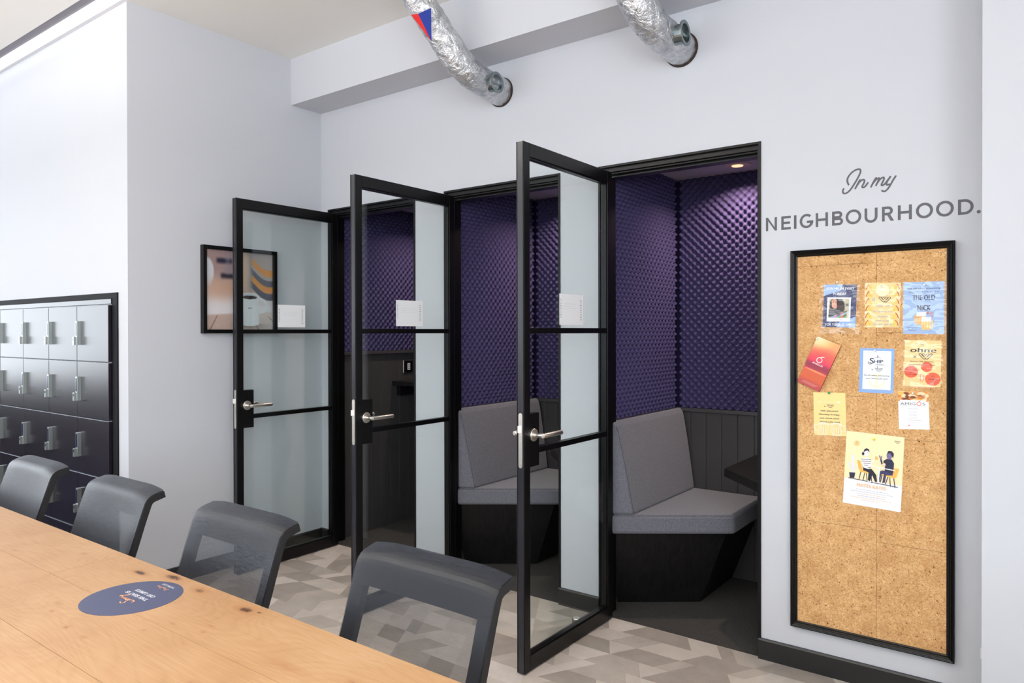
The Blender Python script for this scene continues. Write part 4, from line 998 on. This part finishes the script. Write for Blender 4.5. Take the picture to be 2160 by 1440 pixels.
p.line([(.08, .64), (.93, .672)], .011, (30, 30, 44))
for xx in (.43, .47, .53, .62, .66, .70): p.ell(xx, .648, .018, .010, (250, 250, 252))
p.text('MATES RATES', .49, .715, .046, (246, 188, 120), .50, bold=.016)
for k, (w__, cc) in enumerate(((.55, (196, 198, 206)), (.74, (196, 198, 206)), (.52, (250, 208, 166)), (.48, (196, 198, 206)), (.74, (250, 208, 166)), (.34, (250, 208, 166)))):
    x = .5-w__/2
    while x < .5+w__/2:
        ln = rg.uniform(.02, .06); p.line([(x, .775+k*.028), (min(x+ln, .5+w__/2), .775+k*.028)], .008, cc, False); x += ln+.012
p.build('print', o)
# push pins
for nm, x, z, col, lab in (('green', 3.1881, 1.1435, (30, 150, 92), 'green push pin at the top of the cream beer mug card'), ('yellow', 3.3519, .9727, (250, 214, 40), 'yellow push pin at the top of the MATES RATES poster'),
        ('white', 3.2186, 1.5845, (226, 228, 230), 'clear push pin above the plastic sleeve with the snapshot poster'), ('white', 3.38, 1.5628, (226, 226, 220), 'clear push pin in the pizza voucher'), ('white', 3.5217, 1.562, (226, 228, 232), 'clear push pin in the blue beer mug poster'),
        ('white', 3.145, 1.361, (236, 236, 234), 'white push pin at the corner of the red brochure'), ('white', 3.3548, 1.3155, (226, 228, 232), 'clear push pin in the Ship Tavern card'), ('white', 3.5149, 1.3433, (230, 228, 220), 'clear push pin in the ohne poster'), ('white', 3.4837, 1.157, (226, 226, 222), 'clear push pin in the pastry menu leaflet')):
    d = .0115 if x == 3.145 else .002
    y = YC-d
    q = MB(); q.tube([(x, y+.001, z), (x, y-.001, z), (x, y-.0022, z), (x, y-.006, z), (x, y-.0068, z), (x, y-.0075, z)], [.0044, .0044, .0026, .0030, .0042, .0030], 16)
    o = q.build('push_pin', M('pin_plastic_'+nm+('2' if col[0] == 236 else ''), col, .2, coat=.5), smooth=True); prop(o, lab, 'push pin', 'push pins on the cork board')

# ------------------------------------------------------------------ framed picture on the left wall
py0, py1, pz0, pz1 = -.856, -.366, 1.385, 1.892; D = .034; fw = .022
e = empty('framed_picture', (0, (py0+py1)/2, pz0), 'black box-framed photograph of a white mug on a wooden table', 'picture')
for b_ in ((py0, py0+fw, pz0, pz1), (py1-fw, py1, pz0, pz1)): MB().box(.0005, D, b_[0], b_[1], b_[2], b_[3]).build('frame_side', black_m, e, bevel=.001)
for b_ in ((py0+fw, py1-fw, pz0, pz0+fw), (py0+fw, py1-fw, pz1-fw, pz1)): MB().box(.0005, D, b_[0], b_[1], b_[2], b_[3]).build('frame_side', black_m, e, bevel=.001)
def mug(a, b):
    n = .5+.5*np.sin(a*3+1.3*np.sin(b*7)); base = [232-22*n, 200-20*n, 180-14*n]
    base = blend(base, ss(b, .35, .75), (232, 226, 228)); base = blend(base, softrect(a, b, -.3, -.2, .50, .34, .12)*.6, (148, 122, 128))
    base = blend(base, softrect(a, b, .16, .10, .38, .16, .03), (36, 34, 56)); base = blend(base, softrect(a, b, .22, .29, .44, .35, .03), (34, 32, 52)); base = blend(base, softrect(a, b, .42, .02, .54, .42, .05)*.6, (200, 140, 90))
    base = blend(base, softrect(a, b, .28, .02, .36, .30, .03)*.5, (150, 146, 160)); base = blend(base, soft(a, b, .02, .28, .10, .18, .12), (222, 222, 228))
    base = blend(base, soft(a, b, .30, .52, .35, .14, .8)*.6, (206, 160, 130)); base = blend(base, soft(a, b, .35, .73, .5, .12, .8)*.7, (242, 236, 238))
    base = blend(base, softrect(a, b, .62, -.1, 1.1, .50, .06)*.6, (150, 152, 160))
    wv = .06*np.sin(a*9)
    for y_, col in ((.16, (226, 150, 70)), (.30, (84, 86, 104)), (.38, (232, 150, 60)), (.47, (72, 74, 90))):
        base = blend(base, ss(a, .64, .72)*(1-ss(np.abs(b-y_-(a-.8)*.35-wv), .035, .055))*.92, col)
    base = blend(base, softrect(a, b, .54, .0, .60, .45, .02)*.6, (226, 196, 160))
    base = blend(base, ss(b, .80-.06*a, .84-.06*a)*(a < 2)*.75*(1-.6*ss(a, .5, 1)), (196, 164, 146))
    gr = np.abs(np.sin((a-.42)/(.12+b*b*.9)*9)); base = blend(base, (gr < .10)*ss(b, .80, .84)*.55, (112, 82, 66)); base = blend(base, (np.abs(np.sin(b*190+6*np.sin(a*9))) < .3)*ss(b, .82, .88)*.12, (120, 90, 76))
    # the mug
    body = ((a > .50) & (a < .785) & (b > .555) & (b < .925-.18*(a-.64)**2*10*.2)).astype(float)
    bot = ((a-.6425)/.1425)**2+((b-.92)/.035)**2 < 1; body = np.maximum(body, bot*1.0)
    hnd = (np.abs(np.sqrt(((a-.79)/.115)**2+((b-.685)/.085)**2)-1) < .22)*(a > .78)*1.0
    base = blend(base, np.clip(soft(a, b, .66, .95, .22, .03, .7), 0, 1)*.5, (120, 108, 104))
    base = blend(base, hnd, (232, 236, 240)); sh = 226+14*np.sin((a-.5)/.285*3.1); base = blend(base, body, (sh, sh+4, sh+8))
    rim = ((a-.6425)/.1425)**2+((b-.565)/.045)**2 < 1; base = blend(base, rim*1.0, (238, 241, 244))
    inn = ((a-.6425)/.122)**2+((b-.568)/.034)**2 < 1; base = blend(base, inn*1.0, (206, 212, 220)); cof = (((a-.6425)/.112)**2+((b-.580)/.024)**2 < 1); base = blend(base, cof*1.0, (62, 44, 42))
    return base
quad = [(.014, py0+fw, pz1-fw), (.014, py1-fw, pz1-fw), (.014, py1-fw, pz0+fw), (.014, py0+fw, pz0+fw)]
painted('photo_print', quad, (1, 0, 0), mug, 190, 190, e, .3)
p = Print(quad, (1, 0, 0), .0004); p.text('IN.', .655, .72, .020, (90, 92, 98), .07); p.build('mug_lettering', e)
MB().box(.024, .026, py0+fw, py1-fw, pz0+fw, pz1-fw).build('glazing', clear_m, e)

# ------------------------------------------------------------------ foil ducts
def bez(P, n=10):
    """rounded polyline"""
    out = [Vector(P[0])]
    for i in range(1, len(P)-1):
        a, b, c = map(Vector, (P[i-1], P[i], P[i+1])); d = .11
        s_ = b+(a-b).normalized()*d; t_ = b+(c-b).normalized()*d
        for k in range(n+1): q = k/n; out.append(s_*(1-q)**2+b*2*q*(1-q)+t_*q*q)
    out.append(Vector(P[-1]))
    res = []
    for a, b in zip(out[:-1], out[1:]):
        n_ = max(1, int((b-a).length/.008)); res += [a+(b-a)*k/n_ for k in range(n_)]
    return res+[out[-1]]
def duct(path, rad, spig, label, seed):
    e = empty('foil_duct', path[0], label, 'duct', 'foil ducts entering the booth wall')
    pts = bez(path); rg = np.random.RandomState(seed); mb = MB()
    mb.tube(pts, rad, 56, cap=False)
    arr = np.array(mb.v).reshape(len(pts), 56, 3); ctr = np.array([tuple(p) for p in pts])[:, None, :]
    L = np.arange(len(pts))[:, None]*.008; T = np.linspace(0, 2*np.pi, 57)[None, :56]; h = np.zeros((len(pts), 56))
    for _ in range(16):
        kl, kt, ph = rg.uniform(-60, 60), rg.randint(-7, 8), rg.uniform(0, 6.28); h += np.abs(np.sin(kl*L+kt*T+ph+1.5*np.sin(20*L+ph)))*rg.uniform(.3, 1)
    h = (h-h.mean())/h.std(); mb.v = [tuple(q) for q in (ctr+(arr-ctr)*(1+.014*h[..., None])).reshape(-1, 3)]
    mb.build('foil_sleeve', foil_m, e, smooth=True)
    p0 = Vector(path[0])
    MB().tube([(p0.x+.002, -.0004, p0.z-.001), (p0.x+.002, -.006, p0.z-.001)], rad*1.075, 40).build('wall_hole_edge', M('dark_rough_edge', (58, 46, 36), .9, bump=(60, .8, .01)), e)
    # taped joint ring at the bend
    k = int(len(pts)*.30); MB().tube([pts[k+j] for j in range(3)], [rad*1.0, rad*1.035, rad*1.0], 40, cap=False).build('foil_tape', foil_m, e, smooth=True)
    s0 = Vector(spig); d = Vector((1, 0, 0)); R_ = .046
    sp = empty('damper_collar', s0, parent=e)
    rows = []
    for rr, dd in ((R_*.92, -.05), (R_*.92, .028), (R_*1.18, .030), (R_*1.18, .036), (R_*.86, .036), (R_*.84, -.05)):
        rows.append([(s0.x+dd, s0.y+rr*math.cos(t), s0.z+rr*math.sin(t)) for t in [2*math.pi*j/32 for j in range(33)]])
    MB().ribbon(rows).build('collar', zinc_m, sp, smooth=False)
    MB().tube([(s0.x-.03, s0.y, s0.z), (s0.x-.028, s0.y, s0.z)], R_*.86, 32).build('damper_disc', M('dark_zinc', (60, 72, 78), .4, .8), sp)
    MB().box(s0.x+.018, s0.x+.022, s0.y-R_*.84, s0.y+R_*.84, s0.z-.006, s0.z+.006).build('damper_bar', zinc_m, sp)
duct([(1.5165, -.001, 2.6835), (1.520, -.300, 2.706), (1.375, -.620, 3.136)], .073, (1.572, -.150, 2.678), 'left silver foil duct with a bunting flag against it', 2)
duct([(2.5514, -.001, 2.6703), (2.532, -.290, 2.692), (2.41, -.640, 3.136)], .073, (2.606, -.160, 2.672), 'right silver foil duct entering the wall above the right door', 5)
# bunting flag in front of the left duct
e = empty('bunting_flag', (1.46, -.56, 2.93), 'small red and blue triangular bunting flag against the left foil duct', 'flag')
a, b_, c_, d_ = [Vector(q) for q in [(1.438, -0.605, 2.912), (1.465, -0.584, 2.917), (1.515, -0.547, 2.944), (1.517, -0.546, 2.782)]]
nn = Vector((.6, -.8, 0))*.0006
def tri(p3, name, mat):
    vs = [q for q in p3]+[q+nn for q in p3]; MB().add(vs, [(0, 1, 2), (5, 4, 3), (0, 3, 4, 1), (1, 4, 5, 2), (2, 5, 3, 0)]).build(name, mat, e)
tri((a, b_, d_), 'red_half', M('red_bunting_cloth', (206, 22, 20), .6)); tri((b_, c_, d_), 'blue_half', M('blue_bunting_cloth', (6, 44, 140), .6))

# ------------------------------------------------------------------ long table
TZ = .74; TX0, TX1 = -1.6, 4.9
e_t = empty('meeting_table', (1.6, -2.7, 0), 'long oak plank meeting table in the foreground, a round sticker on it', 'table')
ys = [-2.080, -2.283, -2.479, -2.690, -2.900, -3.110, -3.320]
cuts = [[TX0, .35, 1.735, TX1], [TX0, 1.10, 3.35, TX1], [TX0, 1.86, TX1], [TX0, .9, 2.9, TX1], [TX0, 2.1, TX1], [TX0, 1.2, 3.4, TX1]]
for k in range(6):
    for x0, x1 in zip(cuts[k][:-1], cuts[k][1:]):
        MB().box(x0+.0005, x1-.0005, ys[k+1]+.0005, ys[k]-.0005, TZ-.04, TZ).build('plank', oak_m, e_t)
for x in (-1.3, 1.575, 4.6):
    MB().box(x-.04, x+.04, -3.25, -2.16, TZ-.10, TZ-.0405).build('cross_beam', black_m, e_t)
    for y in (-3.2, -2.26): MB().box(x-.03, x+.03, y-.03, y+.03, 0, TZ-.10).build('leg', black_m, e_t, bevel=.003)
# round sticker, lettered for the seat on the far side
sc_ = (2.094, -2.236); sr = .1145
o = MB().tube([(sc_[0], sc_[1], TZ), (sc_[0], sc_[1], TZ+.0006)], sr, 72).build('table_sticker', sticker_m)
prop(o, 'round navy sticker reading Sorry THIS SEAT IS OFF LIMITS on the oak table', 'sticker')
q = .1145
p = Print([(sc_[0]+q, sc_[1]-q, TZ), (sc_[0]-q, sc_[1]-q, TZ), (sc_[0]-q, sc_[1]+q, TZ), (sc_[0]+q, sc_[1]+q, TZ)], (0, 0, 1), .0008)
WH, OG = (232, 234, 242), (240, 172, 122)
SX, SY = .285, .47
def scr(pts, w_, x0=0, y0=0, k=1.0): p.line(smooth_line([(x0+a*k, y0+b*k) for a, b in pts], 1), w_, OG)
scr([(.47, .36), (.43, .34), (.40, .37), (.44, .40), (.45, .44), (.40, .465), (.35, .45), (.36, .425)], .012)
scr([(.475, .42), (.455, .44), (.475, .46), (.495, .44), (.475, .42), (.515, .43), (.52, .46), (.52, .43), (.545, .425), (.555, .46), (.565, .43), (.59, .425), (.60, .455), (.625, .455), (.64, .425), (.625, .49), (.595, .52), (.585, .50), (.66, .45)], .011)
p.text('THIS SEAT IS', .50, .545, .052, WH, .44, bold=.03); p.text('OFF LIMITS', .50, .635, .052, WH, .38, bold=.03)
scr([(.44, .815), (.42, .805), (.415, .82), (.435, .835), (.425, .85), (.405, .845)], .008); scr([(.45, .83), (.46, .845), (.475, .83), (.485, .845), (.50, .83), (.495, .865)], .007)
scr([(.545, .815), (.525, .805), (.52, .82), (.54, .835), (.53, .85), (.51, .845)], .008); scr([(.555, .835), (.565, .845), (.575, .83), (.585, .845), (.60, .82), (.60, .85), (.62, .835)], .007)
p.text('WORK.LIFE', .51, .90, .034, WH, .24)
p.build('lettering', o)

# ------------------------------------------------------------------ mesh chairs
def curve_pts(P, n=7):
    out = [Vector(P[0])]
    for i in range(1, len(P)-1):
        a, b, c = map(Vector, (P[i-1], P[i], P[i+1])); d = min(.032, (a-b).length*.45, (c-b).length*.45)
        s_ = b+(a-b).normalized()*d; t_ = b+(c-b).normalized()*d
        for k in range(n+1): q = k/n; out.append(s_*(1-q)**2+b*2*q*(1-q)+t_*q*q)
    return out+[Vector(P[-1])]
def make_chair():
    e = empty('office_chair', (0, 0, 0))
    W2 = .2235
    base = curve_pts([(.215, .455), (.247, .560), (.283, .652), (.343, .838), (.402, .853)])
    # resample evenly
    L = [0]
    for a, b in zip(base[:-1], base[1:]): L.append(L[-1]+(b-a).length)
    N = 34; prof = []
    for k in range(N+1):
        t = L[-1]*k/N; j = max(i for i in range(len(L)) if L[i] <= t+1e-9); j = min(j, len(L)-2)
        q = (t-L[j])/(L[j+1]-L[j]); prof.append(base[j]*(1-q)+base[j+1]*q)
    nor = []
    for k in range(N+1):
        d = (prof[min(k+1, N)]-prof[max(k-1, 0)]).normalized(); nor.append(Vector((d.y, -d.x)))      # points behind / below
    def pt(x, k, off, hollow=.010):
        s = x/W2; hk = hollow*(1-s*s)*math.sin(math.pi*min(1, k/N*1.05))
        crown = -.010*max(0, abs(s)-.5)**2/.25*float(ss(np.float64(k/N), .62, .95))
        p_ = prof[k]+nor[k]*(off+hk); return (x, p_.x, p_.y+crown)
    M_ = 22; rows = []
    for k in range(N+1): rows.append([pt(-W2+2*W2*j/M_, k, 0) for j in range(M_+1)])
    MB().ribbon(rows).build('mesh_back', weave_m, e, smooth=True)
    fr = MB()
    def rail(x0, x1, k0=0, k1=N, o0=.004, o1=.026):
        rr = []
        for k in range(k0, k1+1): rr.append([pt(x0, k, o0), pt(x1, k, o0), pt(x1, k, o1, 0), pt(x0, k, o1, 0), pt(x0, k, o0)])
        fr.ribbon(rr); fr.add([rr[0][i] for i in range(4)], [(0, 1, 2, 3)]); fr.add([rr[-1][i] for i in range(4)], [(3, 2, 1, 0)])
    rail(-W2-.001, -W2+.040); rail(W2-.040, W2+.001)
    # top rail with the backward lip, and bottom rail
    for x0 in [-.1835+.367*j/8 for j in range(8)]: rail(x0, x0+.367/8+.0002, int(N*.73), N, .004, .020)
    for x0 in [-.1835+.367*j/4 for j in range(4)]: rail(x0, x0+.367/4, 0, 3, .004, .024)
    fr.build('back_frame', dark_plastic_m, e)
    MB().tube([(0, .250, .468), (0, .24, .44), (0, .10, .39), (0, 0, .385)], [.026, .026, .03, .03], 14).build('back_bracket', dark_plastic_m, e, smooth=True)
    MB().box(-.235, .235, -.235, .215, .425, .475).build('seat', seatpad_m, e, bevel=.022)
    MB().box(-.12, .12, -.13, .12, .375, .425).build('seat_mechanism', dark_plastic_m, e, bevel=.01)
    MB().tube([(0, 0, .10), (0, 0, .38)], [.026, .022], 20).build('gas_column', chrome_m, e, smooth=True)
    MB().tube([(0, 0, .065), (0, 0, .115)], [.045, .036], 20).build('hub', dark_plastic_m, e)
    for k in range(5):
        t = R(90+72*k+36); c_, s_ = math.cos(t), math.sin(t)
        MB().tube([(.03*c_, .03*s_, .09), (.27*c_, .27*s_, .068)], [.022, .014], 10).build('base_leg', dark_plastic_m, e, smooth=True)
        MB().tube([(.27*c_-s_*.012, .27*s_+c_*.012, .0275), (.27*c_+s_*.012, .27*s_-c_*.012, .0275)], .027, 18).build('castor', rubber_m, e)
    return e
ch = make_chair()
CH = [(2.7105, -2.200, 0, 'nearest mesh chair, its see-through back in front of the open right glass door'),
      (1.943, -2.203, 0, 'grey mesh chair just behind the round table sticker'),
      (1.207, -2.215, 0, 'second mesh chair from the left along the far side of the table'),
      (.457, -2.222, 0, 'leftmost mesh chair, cut by the picture edge, before the lockers')]
allch = [ch]+[copy_tree(ch) for _ in range(3)]
for o, (x, y, a, lab) in zip(allch, CH):
    o.location = (x, y, 0); o.rotation_euler = (0, 0, a); prop(o, lab, 'chair', 'mesh office chairs along the table')
